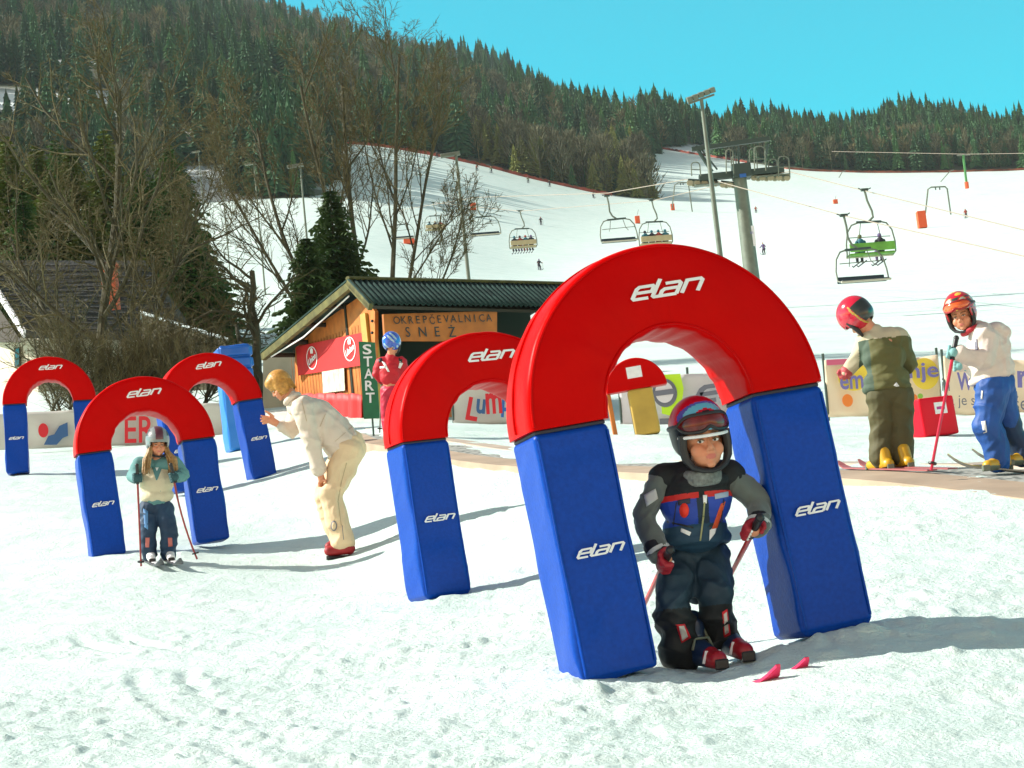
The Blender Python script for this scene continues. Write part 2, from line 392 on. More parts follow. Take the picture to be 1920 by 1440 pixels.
# ------------------------------------------------------------------ woods: far tree shapes
rng = random.Random(7); nrg = np.random.default_rng(7)
def conifer_far(h, r, tiers=11, pts_=9, seed=0):
    q = random.Random(seed); V = []; F = []
    for t in range(tiers):
        f = t/(tiers-1); z0 = h*(0.06+0.90*f); rr = r*(1-f)**0.8*q.uniform(0.75, 1.15)+0.012
        n = pts_; base = len(V); V.append((0, 0, z0+h*0.13*(1.1-0.4*f)))
        off = q.random()*6
        for j in range(2*n):
            a = math.pi*j/n+off; k = rr*(q.uniform(0.85, 1.2) if j % 2 == 0 else q.uniform(0.45, 0.62))
            V.append((k*math.cos(a), k*math.sin(a), z0-(0.035*h*(1-f) if j % 2 == 0 else 0)+q.uniform(-.02, .02)*h))
        for j in range(2*n): F.append((base, base+1+j, base+1+(j+1) % (2*n)))
    # trunk
    b = len(V)
    for k in range(3): V.append((0.012*math.cos(k*2.1), 0.012*math.sin(k*2.1), -0.03))
    V.append((0, 0, h*0.3)); F += [(b, b+1, b+3), (b+1, b+2, b+3), (b+2, b, b+3)]
    return np.array(V), np.array(F)
def bare_far(h, r, n=150, seed=0):
    q = random.Random(seed); V = []; F = []
    def spike(p, d, L, w):
        p = Vector(p); d = Vector(d).normalized(); a = d.cross(Vector((q.uniform(-1, 1), q.uniform(-1, 1), 0.2))).normalized()*w; b = len(V)
        c = d.cross(a).normalized()*w
        V.extend([tuple(p-a), tuple(p+a*0.6+c), tuple(p+a*0.4-c), tuple(p+d*L)]); F.extend([(b, b+1, b+3), (b+1, b+2, b+3), (b+2, b, b+3)])
    spike((0, 0, -0.5), (0, 0, 1), h*0.95, 0.18)
    for k in range(n):
        a = q.random()*6.283; f = q.random()**0.7; z = h*(0.2+0.72*f); rad = r*math.sin(math.pi*min(0.95, 0.25+0.75*f))**0.8*q.random()**0.5*0.7
        spike((rad*math.cos(a), rad*math.sin(a), z-h*.04), (math.cos(a)*0.7, math.sin(a)*0.7, 0.6+q.random()), h*q.uniform(0.08, 0.2), h*0.007+.03)
    return np.array(V), np.array(F)
CON = [conifer_far(1, (0.15,0.18,0.21,0.17)[s], 17, 10, s) for s in range(4)]
BAR = [bare_far(14, 4.2, 190, s) for s in range(4)]
M_con = mat('spruce_needles', (0.026, 0.086, 0.030), 0.85, randv=0.45, var=(0.3, 0.35))
M_con_s = mat('spruce_needles_mass', (0.026, 0.084, 0.030), 0.85, attr='tint')
M_bar = mat('bare_twigs', (0.085, 0.085, 0.045), 0.9, randv=0.35)
M_bar_s = mat('bare_twigs_mass', (0.078, 0.084, 0.044), 0.9, attr='tint')
M_young = mat('young_pine_needles', (0.15, 0.17, 0.035), 0.85, randv=0.3)

def in_clear(x, y): return any(((x-a)/c)**2+((y-b)/d)**2 < 1 for a, b, c, d in CLEAR)
sites = []
for k in range(9500):
    u = rng.uniform(-0.36, 0.36); ye = float(edgeY(u)); yt = float(topY(u))
    t = rng.random()**1.15; Y = ye+4+(yt*1.06-ye)*t; X = u*Y+rng.uniform(-3, 3)
    sites.append((X, Y))
for k in range(420):   # denser front rows
    u = rng.uniform(-0.30, 0.30); Y = float(edgeY(u))+rng.uniform(2, 26); sites.append((u*Y, Y))
for k in range(110):   # young pines along the long edge of the piste
    px_ = rng.uniform(940, 1222); u = uel(px_, 340)[0]; Y = float(edgeY(u))+rng.uniform(0, 22) if px_ < 1190 else 548+rng.uniform(-4, 8); sites.append((u*Y, Y))
S = np.array(sites); SZ = hillz(S[:, 0], S[:, 1])
trees = []
for (X, Y), Z in zip(sites, SZ):
    x, y, d = pix((X, Y, Z))
    if x < -160 or x > 2080 or y < -90: continue
    if any(in_clear(x, y-t*46*600/d) for t in (0, .33, .66, 1)): continue
    if 880 < x < 1228 and d < 700:
        q_ = rng.random(); kind = ('young' if q_ < .75 else 'bare') if d < 605 else ('con' if q_ < .45 and x < 1120 else 'young' if q_ < .85 else 'bare')
    else:
        c = vn(X/70, Y/70, 21)[()]+rng.uniform(-.25, .25)
        kind = 'con' if c > -0.10 else 'bare'
        if x > 1300 and d < 780: kind = 'bare' if rng.random() < .5 else 'con'
        if 330 < x < 520 and y < 420 and d < 800: kind = 'con'
    hj = rng.random()
    h = {'con': rng.uniform(8, 20), 'bare': rng.uniform(10, 16), 'young': rng.uniform(6, 12)}[kind]
    if x > 1300: h *= 0.82
    if d > 1000: h *= 0.8
    trees.append((d/h, X, Y, Z, h, kind, x))
trees.sort(key=lambda t: t[0])
protos = {}
def far_tree(X, Y, Z, h, kind, i, label):
    k = (kind, i % 3)
    if k not in protos:
        if kind == 'bare': V, F = BAR[i % 3]; mt = M_bar
        else: V, F = CON[i % 3]; mt = M_con if kind == 'con' else M_young
        me_o = np_mesh({'con': 'spruce_tree', 'bare': 'bare_tree', 'young': 'young_pine'}[kind], V, F, mt)
        protos[k] = me_o.data; o = me_o
    else:
        o = bpy.data.objects.new({'con': 'spruce_tree', 'bare': 'bare_tree', 'young': 'young_pine'}[kind], protos[k]); COL.objects.link(o)
    s = h/14 if kind == 'bare' else h
    w_ = s*rng.uniform(0.85, 1.25)*(1.25 if kind == 'young' else 1)
    o.location = (X, Y, Z-0.3); o.rotation_euler = (0, 0, rng.random()*6.28); o.scale = (w_, w_, s)
    tag(o, label, {'con': 'spruce', 'bare': 'tree', 'young': 'pine'}[kind], {'con': 'dark spruces at the near edge of the hillside wood', 'bare': 'leafless trees at the near edge of the hillside wood', 'young': 'young pines beside the piste'}[kind])
cnt = {'con': 0, 'bare': 0, 'young': 0}; LIM = {'con': 170, 'bare': 150, 'young': 130}
LAB = {'con': 'dark green spruce standing at the near edge of the wooded hillside', 'bare': 'leafless brown tree at the near edge of the wooded hillside', 'young': 'small sunlit yellow green pine along the edge of the ski slope'}
rest = []
for t in trees:
    _, X, Y, Z, h, kind, x = t
    if cnt[kind] < LIM[kind] and -30 < x < 1950:
        far_tree(X, Y, Z, h, kind, cnt[kind], LAB[kind]); cnt[kind] += 1
    else: rest.append(t)
def mass(name, kinds, protoset, mt, scale_fn, label, cat):
    Vs = []; Fs = []; Cs = []; off = 0
    for _, X, Y, Z, h, kind, x in rest:
        if kind not in kinds: continue
        V, F = protoset[rng.randrange(len(protoset))]; s = scale_fn(h); a = rng.random()*6.28; ca, sa = math.cos(a), math.sin(a)
        w_ = s*rng.uniform(0.85, 1.3)
        W = np.stack([(V[:, 0]*ca-V[:, 1]*sa)*w_+X, (V[:, 0]*sa+V[:, 1]*ca)*w_+Y, V[:, 2]*s+Z-0.3], -1)
        g = rng.uniform(0.55, 1.5); yel = rng.uniform(0, 1)**2
        Vs.append(W); Fs.append(F+off); off += len(V); Cs.append(np.tile([g*(1+.7*yel), g*(1+.4*yel), g, 1], (len(V), 1)))
    V = np.concatenate(Vs); F = np.concatenate(Fs); o = np_mesh(name, V, F, mt)
    a = o.data.color_attributes.new('tint', 'FLOAT_COLOR', 'POINT'); a.data.foreach_set('color', np.concatenate(Cs).astype(np.float32).ravel())
    tag(o, label, cat, kind='stuff')
mass('spruce_wood', ('con', 'young'), CON, M_con_s, lambda h: h, 'dark spruce wood covering the mountainside behind the piste', 'wood')
BARL = [bare_far(14, 4.6, 110, s+20) for s in range(4)]
mass('leafless_wood', ('bare',), BARL, M_bar_s, lambda h: h/14, 'brown leafless trees mixed through the mountainside wood', 'wood')
print('trees', cnt, len(rest))
# ------------------------------------------------------------------ shared materials
M_red = mat('red_vinyl', (0.52, 0.0006, 0.0005), 0.36, bump=(7, 0.25, 0.02), var=(3, 0.08), spec=0.05)
M_blue = mat('blue_vinyl', (0.001, 0.050, 0.34), 0.38, bump=(90, 0.35, 0.003), var=(60, 0.12), spec=0.15)
M_seam = mat('dark_seam', (0.02, 0.02, 0.04), 0.6)
M_white = mat('white_print', (0.80, 0.80, 0.80), 0.6, var=(20, 0.06))
M_steel = mat('galvanised_steel', (0.15, 0.17, 0.13), 0.55, metal=0.2, var=(3, 0.15))
M_dsteel = mat('dark_painted_steel', (0.035, 0.06, 0.05), 0.5)
M_wood = mat('orange_stained_wood', (0.50, 0.15, 0.02), 0.6, var=(4, 0.25))
M_yel = mat('yellow_board', (0.48, 0.31, 0.05), 0.6, var=(5, 0.12))
M_black = mat('black_plastic', (0.012, 0.012, 0.014), 0.45)
M_rust = mat('rusty_stake', (0.12, 0.05, 0.025), 0.8)

def rbox(mb, c, sz, r, M=None, puff=0.0, res=8, seed=0, wr=0.0):
    """padded block: subdivided box with rounded edges, slight puff and dents"""
    hx, hy, hz = sz[0]/2, sz[1]/2, sz[2]/2
    def grid(n, L): return np.unique(np.concatenate([np.linspace(-L, L, n), [-L+r*t for t in (0.15, .35, .65, 1)], [L-r*t for t in (0.15, .35, .65, 1)]]))
    for ax in range(3):
        for sgn in (-1, 1):
            a, b = [k for k in range(3) if k != ax]; H = (hx, hy, hz)
            ga = grid(max(4, int(res*H[a]*2/0.3)), H[a]); gb = grid(max(4, int(res*H[b]*2/0.3)), H[b]); vs = []
            for i in ga:
                for j in gb:
                    p = [0, 0, 0]; p[ax] = sgn*H[ax]; p[a] = i; p[b] = j; p = np.array(p)
                    core = np.clip(p, [-hx+r, -hy+r, -hz+r], [hx-r, hy-r, hz-r]); d = p-core; L = np.linalg.norm(d); q = core+d/L*r
                    u = 1-(i/H[a])**2; v = 1-(j/H[b])**2
                    nn = np.zeros(3); nn[ax] = sgn
                    q = q+nn*(puff*min(u, v)*2 if min(u, v) < .5 else puff)
                    if wr: q = q+nn*wr*(float(vn(p[0]*5+seed+p[1]*4+p[2]*2.5, p[2]*4+seed*3.3, 31))+.6*max(0, .32-abs(float(vn(p[0]*7+p[1]*5+p[2]*6+seed, p[2]*2.2-p[0]*3+seed, 33))*2))*(1 if abs(p[2]) > hz*.35 else .35))*min(1, u*3, v*3)
                    vs.append(tuple(q+np.array(c)))
            nb = len(gb); fs = [(i*nb+j, i*nb+j+1, (i+1)*nb+j+1, (i+1)*nb+j) for i in range(len(ga)-1) for j in range(nb-1)]
            mb.add(vs, fs, 0, M)

# lettering drawn as strokes: the wide slanted four-letter logo
def stroke(mb, pts, w, t, shear=0.0):
    pts = [Vector((x+shear*y, y, 0)) for x, y in pts]
    n = len(pts); L = []; Rr = []
    for i in range(n):
        d0 = (pts[i]-pts[i-1]).normalized() if i > 0 else (pts[1]-pts[0]).normalized()
        d1 = (pts[i+1]-pts[i]).normalized() if i < n-1 else d0
        nn = (Vector((-d0.y, d0.x, 0))+Vector((-d1.y, d1.x, 0))).normalized(); k = 1/max(0.5, nn.dot(Vector((-d0.y, d0.x, 0))))
        L.append(pts[i]+nn*w/2*k); Rr.append(pts[i]-nn*w/2*k)
    vs = [(p.x, p.y, 0) for p in L]+[(p.x, p.y, 0) for p in Rr]+[(p.x, p.y, t) for p in L]+[(p.x, p.y, t) for p in Rr]
    fs = []
    for i in range(n-1):
        fs += [(i, i+1, n+i+1, n+i), (2*n+i, 3*n+i, 3*n+i+1, 2*n+i+1), (i, 2*n+i, 2*n+i+1, i+1), (n+i, n+i+1, 3*n+i+1, 3*n+i)]
    fs += [(0, n, 3*n, 2*n), (n-1, 3*n-1, 4*n-1, 2*n-1)]
    return vs, fs
LOGO = [[(1.0, .02), (.12, .02), (0, .15), (0, .85), (.12, 1), (.95, 1), (1.05, .88), (1.05, .52), (.05, .52)],
        [(1.25, 1.45), (1.25, .12), (1.36, .02), (2.75, .02)],
        [(1.75, 1), (2.6, 1), (2.75, .86), (2.75, .02)], [(2.75, .55), (1.85, .55), (1.72, .42), (1.72, .02)],
        [(3.1, 0), (3.1, 1), (3.95, 1), (4.1, .86), (4.1, 0)]]
def logo_mb(width, Mloc, t=0.002, weight=0.25, sh=0.5):
    mb = MB(); s = width/4.9
    for k, st in enumerate(LOGO):
        vs, fs = stroke(mb, st, weight, 1, sh)
        zz = t+k*0.0004
        mb.add([((x-2.35)*s, (y-0.6)*s*.68, z*zz) for x, y, z in vs], fs, 0, Mloc)
    return mb
def text_mb(txt, w, h, Mloc, shear=0.0, bold=0.0, t=0.004, space=1.0, mb=None, m=0):
    c = bpy.data.curves.new('t', 'FONT'); c.body = txt; c.size = 1; c.shear = shear; c.offset = bold; c.resolution_u = 3; c.space_character = space
    o = bpy.data.objects.new('t', c); COL.objects.link(o); dg = bpy.context.evaluated_depsgraph_get()
    me = bpy.data.meshes.new_from_object(o.evaluated_get(dg)); bpy.data.objects.remove(o); bpy.data.curves.remove(c)
    V = np.array([v.co[:] for v in me.vertices]); lo, hi = V.min(0), V.max(0)
    sx = w/(hi[0]-lo[0]) if w else h/(hi[1]-lo[1]); sy = h/(hi[1]-lo[1])
    V = (V-(lo+hi)/2)*[sx, sy, 0]+[0, 0, t]
    mb = mb or MB(); mb.add([tuple(v) for v in V], [tuple(p.vertices) for p in me.polygons], m, Mloc); bpy.data.meshes.remove(me)
    return mb

# ------------------------------------------------------------------ padded arches
def make_gate(label, base, yaw, tilt, W=1.24, Hp=0.92, pw=0.31, dep=0.30, seed=1, creases=1.0, stakes=False, seam=False, rs=1.0):
    """base = ground point between the pillars; local x along the gate, y back, z up"""
    q = random.Random(seed)
    rot = Euler((0, tilt, yaw)).to_matrix()
    g = thing('padded_arch_gate', label, 'arch', base, rot, 'red and blue padded arches on the beginner slope')
    Ro = W/2; Ri = Ro-pw; n = 96; mb = MB()
    # arch cross-section (radial, depth) rounded rectangle
    cs = []; r = 0.022
    def arc(cx, cy, a0): return [(cx+r*math.cos(a0+a), cy+r*math.sin(a0+a)) for a in np.linspace(0, math.pi/2, 4)]
    a, b = pw/2, dep/2
    def seg(p, q_, k): return [(p[0]+(q_[0]-p[0])*t, p[1]+(q_[1]-p[1])*t) for t in np.linspace(0, 1, k+2)[1:-1]]
    c1 = arc(a-r, b-r, 0); c2 = arc(-a+r, b-r, math.pi/2); c3 = arc(-a+r, -b+r, math.pi); c4 = arc(a-r, -b+r, 1.5*math.pi)
    cs = c1+seg(c1[-1], c2[0], 4)+c2+seg(c2[-1], c3[0], 6)+c3+seg(c3[-1], c4[0], 8)+c4+seg(c4[-1], c1[0], 6)
    k = len(cs); vs = []; gapz = 0.012
    ph = [q.uniform(0, 6.28) for _ in range(8)]
    for i in range(n+1):
        th = math.pi*i/n
        for (u, v) in cs:
            inner = max(0, -u/a); outer = max(0, u/a); front = max(0, -v/b)
            w_ = creases*(inner**3*(0.011*float(vn(th*5.5+ph[0], v*5+ph[1], 61))+0.006*float(vn(th*15+v*6+ph[0], v*3, 62))) + outer**3*0.004*float(vn(th*7+ph[2], v*6, 63)))
            fr = creases*front**4*(0.007*float(vn(th*4+ph[3], u*9, 64))+0.005*max(0, float(vn(th*16+u*5+ph[4], u*4, 65))-.1)*(1-u/a))
            puff = 0.008*(1-(u/a)**2)*(1 if v < 0 else -1)
            rr = (Ro+Ri)/2+u+w_+ (0.006*(1-(v/b)**2)*(1 if u > 0 else -1))
            vs.append((-rr*math.cos(th), v-fr-puff, Hp+gapz+rr*math.sin(th)*rs))
    fs = [(i*k+j, i*k+(j+1) % k, (i+1)*k+(j+1) % k, (i+1)*k+j) for i in range(n) for j in range(k)]
    fs += [tuple(range(k)), tuple(n*k+j for j in range(k))[::-1]]
    mb.add(vs, fs); arch = mb.build('arch', M_red, g, local=True, auto=50)
    for rr_ in (Ro-.012, Ri+.012):
        pi_ = MB(); pi_.tube([(-rr_*math.cos(th), -dep/2-.002, Hp+gapz+rr_*math.sin(th)*rs) for th in np.linspace(.02, math.pi-.02, 60)], .0045, 6); pi_.build('piping', M_red, arch, local=True)
    if seam:
        sm = MB()
        sm.tube([(-(Ro+.007)*math.cos(th), .02, Hp+gapz+(Ro+.007)*math.sin(th)*rs) for th in np.linspace(.02, math.pi-.02, 60)], .006, 6)
        sm.build('seam', M_red, arch, local=True)
    lg = logo_mb(W*0.27, Matrix.Translation((0.045, -dep/2-0.0125, Hp+(Ro+Ri)/2+.015)) @ Matrix.Rotation(R(90), 4, 'X') @ Matrix.Rotation(0, 4, 'Z'))
    lg.build('logo', M_white, arch, local=True, smooth=False)
    for sx in (-1, 1):
        p = MB(); cx = sx*(Ri+pw/2)
        rbox(p, (cx, 0, Hp/2), (pw-0.012, dep-0.012, Hp), 0.024, puff=0.006, res=16, seed=seed*3+sx, wr=0.017)
        pl = p.build('pillar', M_blue, g, local=True, auto=60)
        for ex in (-1, 1):
            pi_ = MB(); xx = cx+ex*(pw/2-.018); pi_.tube([(xx+.002*math.sin(t*9), -dep/2+.004, Hp*t) for t in np.linspace(.03, .97, 20)], .0045, 6); pi_.build('piping', M_blue, pl, local=True)
        lm = logo_mb(W*0.17, Matrix.Translation((cx+0.01, -dep/2-0.0165, Hp*0.50)) @ Matrix.Rotation(R(90), 4, 'X'))
        lm.build('logo', M_white, pl, local=True, smooth=False)
        sm = MB(); rbox(sm, (cx, 0, Hp+.004), (pw-0.03, dep-0.03, 0.016), 0.006, res=2)
        sm.build('joint_strap', M_seam, pl, local=True)
        if stakes:
            st = MB(); st.tube([(cx, 0, 0.02), (cx, 0, -.25)], .018, 8); st.build('stake', M_rust, g, local=True)
    return g
def gate_at(label, lx, ly, ld, rx, ry, rd, sink=0.0, **k):
    """left and right pillar foot (front outer corners) surveyed in the photo"""
    a = P(lx, ly, ld); b = P(rx, ry, rd); d = b-a; yaw = math.atan2(d[1], d[0]); tilt = -math.asin(d[2]/np.linalg.norm(d))
    n = np.array([math.sin(yaw), -math.cos(yaw), 0]); c = (a+b)/2-n*k.get('dep', .30)/2; k.setdefault('W', float(np.linalg.norm(d)))
    c[2] -= sink
    return make_gate(label, tuple(c), yaw, tilt, **k)
gate_at('large red and blue arch in front of the crouching boy, nearest the camera', 1094, 1281, 7.70, 1644, 1163, 8.07, seed=2, seam=True, rs=1.045)
gate_at('red and blue arch half hidden behind the nearest arch, framing a colourful word', 798, 1122, 12.5, 1146, 1072, 13.03, seed=5, seam=True, W=1.24)
gate_at('red and blue arch that the small girl with ski poles is standing in', 168, 1047, 18.7, 437, 1008, 19.1, seed=8, W=1.24)
gate_at('red and blue arch standing behind the bending woman, beside the blue padded post', 331, 922, 24.5, 520, 890, 25.0, seed=11, stakes=True, W=1.24)
gate_at('farthest red and blue arch, at the left edge in front of the white house', 20, 886, 28.6, 178, 876, 28.8, seed=14, stakes=True, W=1.24)

# ------------------------------------------------------------------ half-disc marker, start board, red crate
def halfdisc_marker():
    b = ground(1215, 24); g = thing('half_disc_marker', 'red half disc on a yellow padded post seen through the nearest arch', 'course marker', b, Matrix.Rotation(R(-4), 3, 'Y'), None)
    m = MB(); n = 40; rr = .345
    m.prism([(-rr*math.cos(math.pi*i/n), .53+rr*math.sin(math.pi*i/n)*1.03) for i in range(n+1)], .16, Matrix.Translation((-.03, .08, 0)) @ Matrix.Rotation(R(90), 4, 'X'))
    d = m.build('half_disc', M_red, g, local=True, bevel=.012)
    l = MB().box((-.03, -.0835, .72), (.17, .004, .13)); lb = l.build('notice', M_white, d, local=True)
    p = MB(); rbox(p, (0, 0, .265), (.28, .16, .52), .02, puff=.004, wr=.008, res=6); p.build('post', M_yel, g, local=True)
    s = MB(); rbox(s, (-.36, .02, .265), (.05, .12, .52), .01, res=4); s.build('post', M_wood, g, local=True)
halfdisc_marker()
def start_board():
    d = 26.0; a = P(682, 785, d); b = P(712, 784, d); t = P(672, 640, d); r_ = P(703, 642, d)
    g = thing('start_board', 'tall narrow green board with white letters beside the child in pink', 'sign', tuple(a))
    m = MB().slab([a, b, r_, t], (0, .03, 0)); m.build('board', mat('green_board', (0.006, 0.13, 0.055), 0.5, var=(6, .15)), g, smooth=False)
    L = MB(); up = (t-a); 
    for i, ch in enumerate('START'):
        f = 0.90-0.158*i; c = a+up*f*1.0+(b-a)*0.5*(1)+np.array([0, -.012, 0]); c = c+(((r_-t)-(b-a))*0.5*f)
        M = frame(c, b-a, (0, -1, 0)); M = M @ Matrix.Identity(4)
        text_mb(ch, .108, .125, M, bold=.02, t=.002, mb=L)
    L.build('lettering', M_white, g, smooth=False)
    st = MB().tube([a+(b-a)*.5+np.array([0, .04, -.25]), a+(b-a)*.5+up*.9+np.array([0, .045, 0])], .012, 8); st.build('stake', M_dsteel, g)
start_board()
def red_crate():
    b = ground(1745, 22.2, 830); g = thing('red_crate', 'red padded box with a white notice standing on the snow behind the skiing children', 'box', b, (0, R(-3), R(24)))
    m = MB(); rbox(m, (0, 0, .19), (.43, .43, .40), .02, puff=.004, wr=.006, res=6); bx = m.build('crate_body', M_red2, g, local=True)
    MB().box((.03, -.2215, .27), (.15, .004, .12)).build('notice', M_white, g, local=True)
    MB().box((.03, -.2242, .27), (.10, .002, .03)).build('print', M_mag, bx, local=True)
M_red2 = mat('crimson_vinyl', (0.68, 0.003, 0.02), 0.4, spec=.2, bump=(8, .2, .02))
M_mag = mat('magenta_print', (0.45, .05, .25), .6)
red_crate()

# ------------------------------------------------------------------ conveyor belt
def conveyor():
    K = [P(2300, 985, 12.4), P(1880, 918, 14.5), P(735, 822, 24.8), P(640, 797, 33.0)]; B = K[1]
    g = thing('conveyor_belt', 'long flat magic carpet belt with tan edge boards running up the slope', 'conveyor belt', tuple(B))
    seg = [np.linalg.norm((K[i+1]-K[i])[:2]) for i in range(3)]; n = 120; C = []
    for s_ in np.linspace(0, sum(seg)-.01, n):
        i = 0; r_ = s_
        while r_ > seg[i]: r_ -= seg[i]; i += 1
        C.append(K[i]+(K[i+1]-K[i])*r_/seg[i])
    C = np.array(C); 
    for _ in range(6): C[1:-1] = (C[:-2]+C[1:-1]*2+C[2:])/4
    T = np.gradient(C, axis=0); T[:, 2] = 0; T /= np.linalg.norm(T, axis=1)[:, None]; SD = np.stack([T[:, 1], -T[:, 0], T[:, 2]*0], -1); SD *= np.where(SD[:, 1:2] > 0, -1, 1)
    def strip(o0, o1, h0, h1, name, mt, parent=g):
        vs = []; fs = []
        for ii, (c, side) in enumerate(zip(C, SD)):
            tp_ = max(.42, 1-1.1*max(0, ii/n-.2))
            cz = G(c[0]+side[0]*.1, c[1]+side[1]*.1)
            for o_, h in ((o0*tp_, -.35), (o0*tp_, h0), (o1*tp_, h0+h1), (o1*tp_, -.35)): vs.append((c[0]+side[0]*o_, c[1]+side[1]*o_, cz+h))
        for i in range(n-1):
            for j in range(4): fs.append((i*4+j, i*4+(j+1) % 4, (i+1)*4+(j+1) % 4, (i+1)*4+j))
        fs += [(0, 1, 2, 3), tuple((n-1)*4+j for j in (3, 2, 1, 0))]
        return MB().add(vs, fs).build(name, mt, parent, smooth=False)
    tan = mat('tan_edge_board', (.40, .30, .21), .7, var=(2, .2)); tan2 = mat('pale_edge_board', (.46, .37, .29), .7, var=(2, .2))
    strip(.35, .85, .02, -.02, 'edge_board', tan); strip(-.75, -.40, .03, 0, 'edge_board', tan2)
    belt = mat('belt_rubber', (.16, .17, .15), .8)
    n_ = belt.node_tree.nodes; l_ = belt.node_tree.links; tc = n_.new('ShaderNodeTexCoord'); vo = n_.new('ShaderNodeTexVoronoi'); vo.inputs['Scale'].default_value = 14
    l_.new(tc.outputs['Object'], vo.inputs[0]); cr = n_.new('ShaderNodeValToRGB'); cr.color_ramp.elements[0].position = .25; cr.color_ramp.elements[0].color = (.06, .07, .06, 1); cr.color_ramp.elements[1].position = .5; cr.color_ramp.elements[1].color = (.36, .36, .32, 1)
    l_.new(vo.outputs[0], cr.inputs[0]); l_.new(cr.outputs[0], n_['Principled BSDF'].inputs['Base Color'])
    strip(-.40, .35, .012, 0, 'belt', belt)
conveyor()

# ------------------------------------------------------------------ blue padded post
def blue_post():
    d = 31.0; b = ground(455, d, 815); g = thing('padded_post', 'tall bright blue padded post with folded pads on top, behind the arches', 'padded post', b, (0, R(-2), R(20)))
    H = 1.45; m = MB(); rbox(m, (0, 0, .5), (.44, .34, 1.0), .03, puff=.01, wr=.02, res=6, seed=4); m.build('lower_pad', mat('bright_blue_vinyl', (.015, .19, .62), .4, bump=(6, .3, .02)), g, local=True)
    for i in range(3):
        q = MB(); rbox(q, (.01*i, 0, 1.10+.165*i), (.50-.01*i, .44, .16), .04, puff=.02, wr=.03, res=7, seed=9+i); q.build('folded_pad', mat('deep_blue_vinyl', (.008, .10, .42), .4, bump=(6, .3, .02)) if i == 0 else bpy.data.materials['deep_blue_vinyl'], g, local=True)
blue_post()

# ------------------------------------------------------------------ fences with printed banners
def banner(name, label, pts_, mat_, cat='banner', thick=.012, sag=0.0, group=None):
    """pts_: list of (x_top, y_top, x_bot, y_bot, depth) from left to right"""
    g = thing(name, label, cat, tuple(P(pts_[0][2], pts_[0][3], pts_[0][4])), group=group)
    top = [P(a, b, e) for a, b, c, d, e in pts_]; bot = [P(c, d, e) for a, b, c, d, e in pts_]
    def fn(i, j):
        k = j*(len(pts_)-1); a = min(int(k), len(pts_)-2); f = k-a
        T = top[a]+(top[a+1]-top[a])*f; B = bot[a]+(bot[a+1]-bot[a])*f; p = B+(T-B)*i
        p = p+np.array([0, .035*math.sin(k*5+i*2)*math.sin(i*3.14)+.02*math.sin(k*13+i*5), -sag*math.sin(f*math.pi)*i]); return tuple(p)
    nx = 24*(len(pts_)-1)
    sh = MB().sheet(10, nx, fn); o = sh.build('banner_cloth', mat_, g, smooth=True, fix=False)
    sol = o.modifiers.new('thickness', 'SOLIDIFY'); sol.thickness = thick; sol.offset = 0
    for (a, b, c, d, e) in pts_:
        A = P(c, d, e); T = P(a, b, e)
        MB().tube([A+np.array([0, .05, -.3]), T+np.array([0, .05, .12])], .022, 8).build('post', M_dsteel, g)
    return g, o, fn
def on_banner(x, y, d, w, h, txt, mt, g, dx=(1, 0), shear=0., bold=.03, name='lettering', parent=None, t=.03):
    c = P(x, y, d); r = P(x+10*dx[0], y+10*dx[1], d)-c
    M = frame(c+np.array([0, -.06, 0]), r, (0, -1, 0)); s = d/FPX
    return text_mb(txt, w*s if w else None, h*s, M, shear, bold, t=0).build(name, mt, parent or g, smooth=False)
M_bgrey = mat('pale_grey_banner', (.52, .50, .46), .7, var=(1.5, .12))
M_bwht = mat('white_banner', (.66, .60, .62), .6, var=(1.2, .1))
M_bcream = mat('cream_banner', (.78, .63, .46), .6, var=(1.0, .10))
M_r = mat('red_print', (.60, .01, .02), .6); M_b = mat('blue_print', (.02, .12, .40), .6); M_nv = mat('navy_print', (.03, .10, .25), .6)
M_pp = mat('violet_print', (.18, .16, .42), .6); M_gp = mat('grey_print', (.16, .16, .20), .6); M_ng = mat('lime_print', (.52, .78, .02), .5)
M_yp = mat('yellow_print', (.85, .62, .06), .6); M_or = mat('orange_print', (.85, .22, .03), .6); M_gr = mat('green_print', (.25, .50, .06), .6)
# left fence: circle and wave, big letters
g, o, fn = banner('advert_fence', 'pale grey advertising fence with red circle, blue wave and large red letters', [(-40, 778, -34, 845, 38), (150, 768, 155, 838, 38), (345, 757, 351, 832, 38), (470, 755, 474, 826, 38)], M_bgrey, 'fence')
def disc(x, y, rx, ry, d, mt, name, g, off=.07, n=28):
    s = d/FPX; M = frame(P(x, y, d)+np.array([0, -off, 0]), (1, 0, 0), (0, -1, 0))
    return MB().prism([(rx*s*math.cos(2*math.pi*i/n), ry*s*math.sin(2*math.pi*i/n)) for i in range(n)], .006, M).build(name, mt, g, smooth=False)
def patch(P2, d, mt, name, g, off=.07):
    c = P(P2[0][0], P2[0][1], d); M = frame(c+np.array([0, -off, 0]), (1, 0, 0), (0, -1, 0)); Mi = M.inverted()
    poly = []
    for x, y in P2:
        q = Mi @ Vector(P(x, y, d)+np.array([0, -off, 0])); poly.append((q.x, q.y))
    return MB().prism(poly, .006, M).build(name, mt, g, smooth=False)
disc(83, 808, 9.5, 13.5, 37.9, M_r, 'emblem', g)
patch([(84, 835), (92, 818), (103, 815), (112, 799), (127, 792), (129, 818), (119, 822), (108, 835)], 37.9, M_nv, 'emblem', g)
on_banner(263, 806, 37.9, 56, 50, 'ER', M_r, g, (1, -.03), bold=.01)
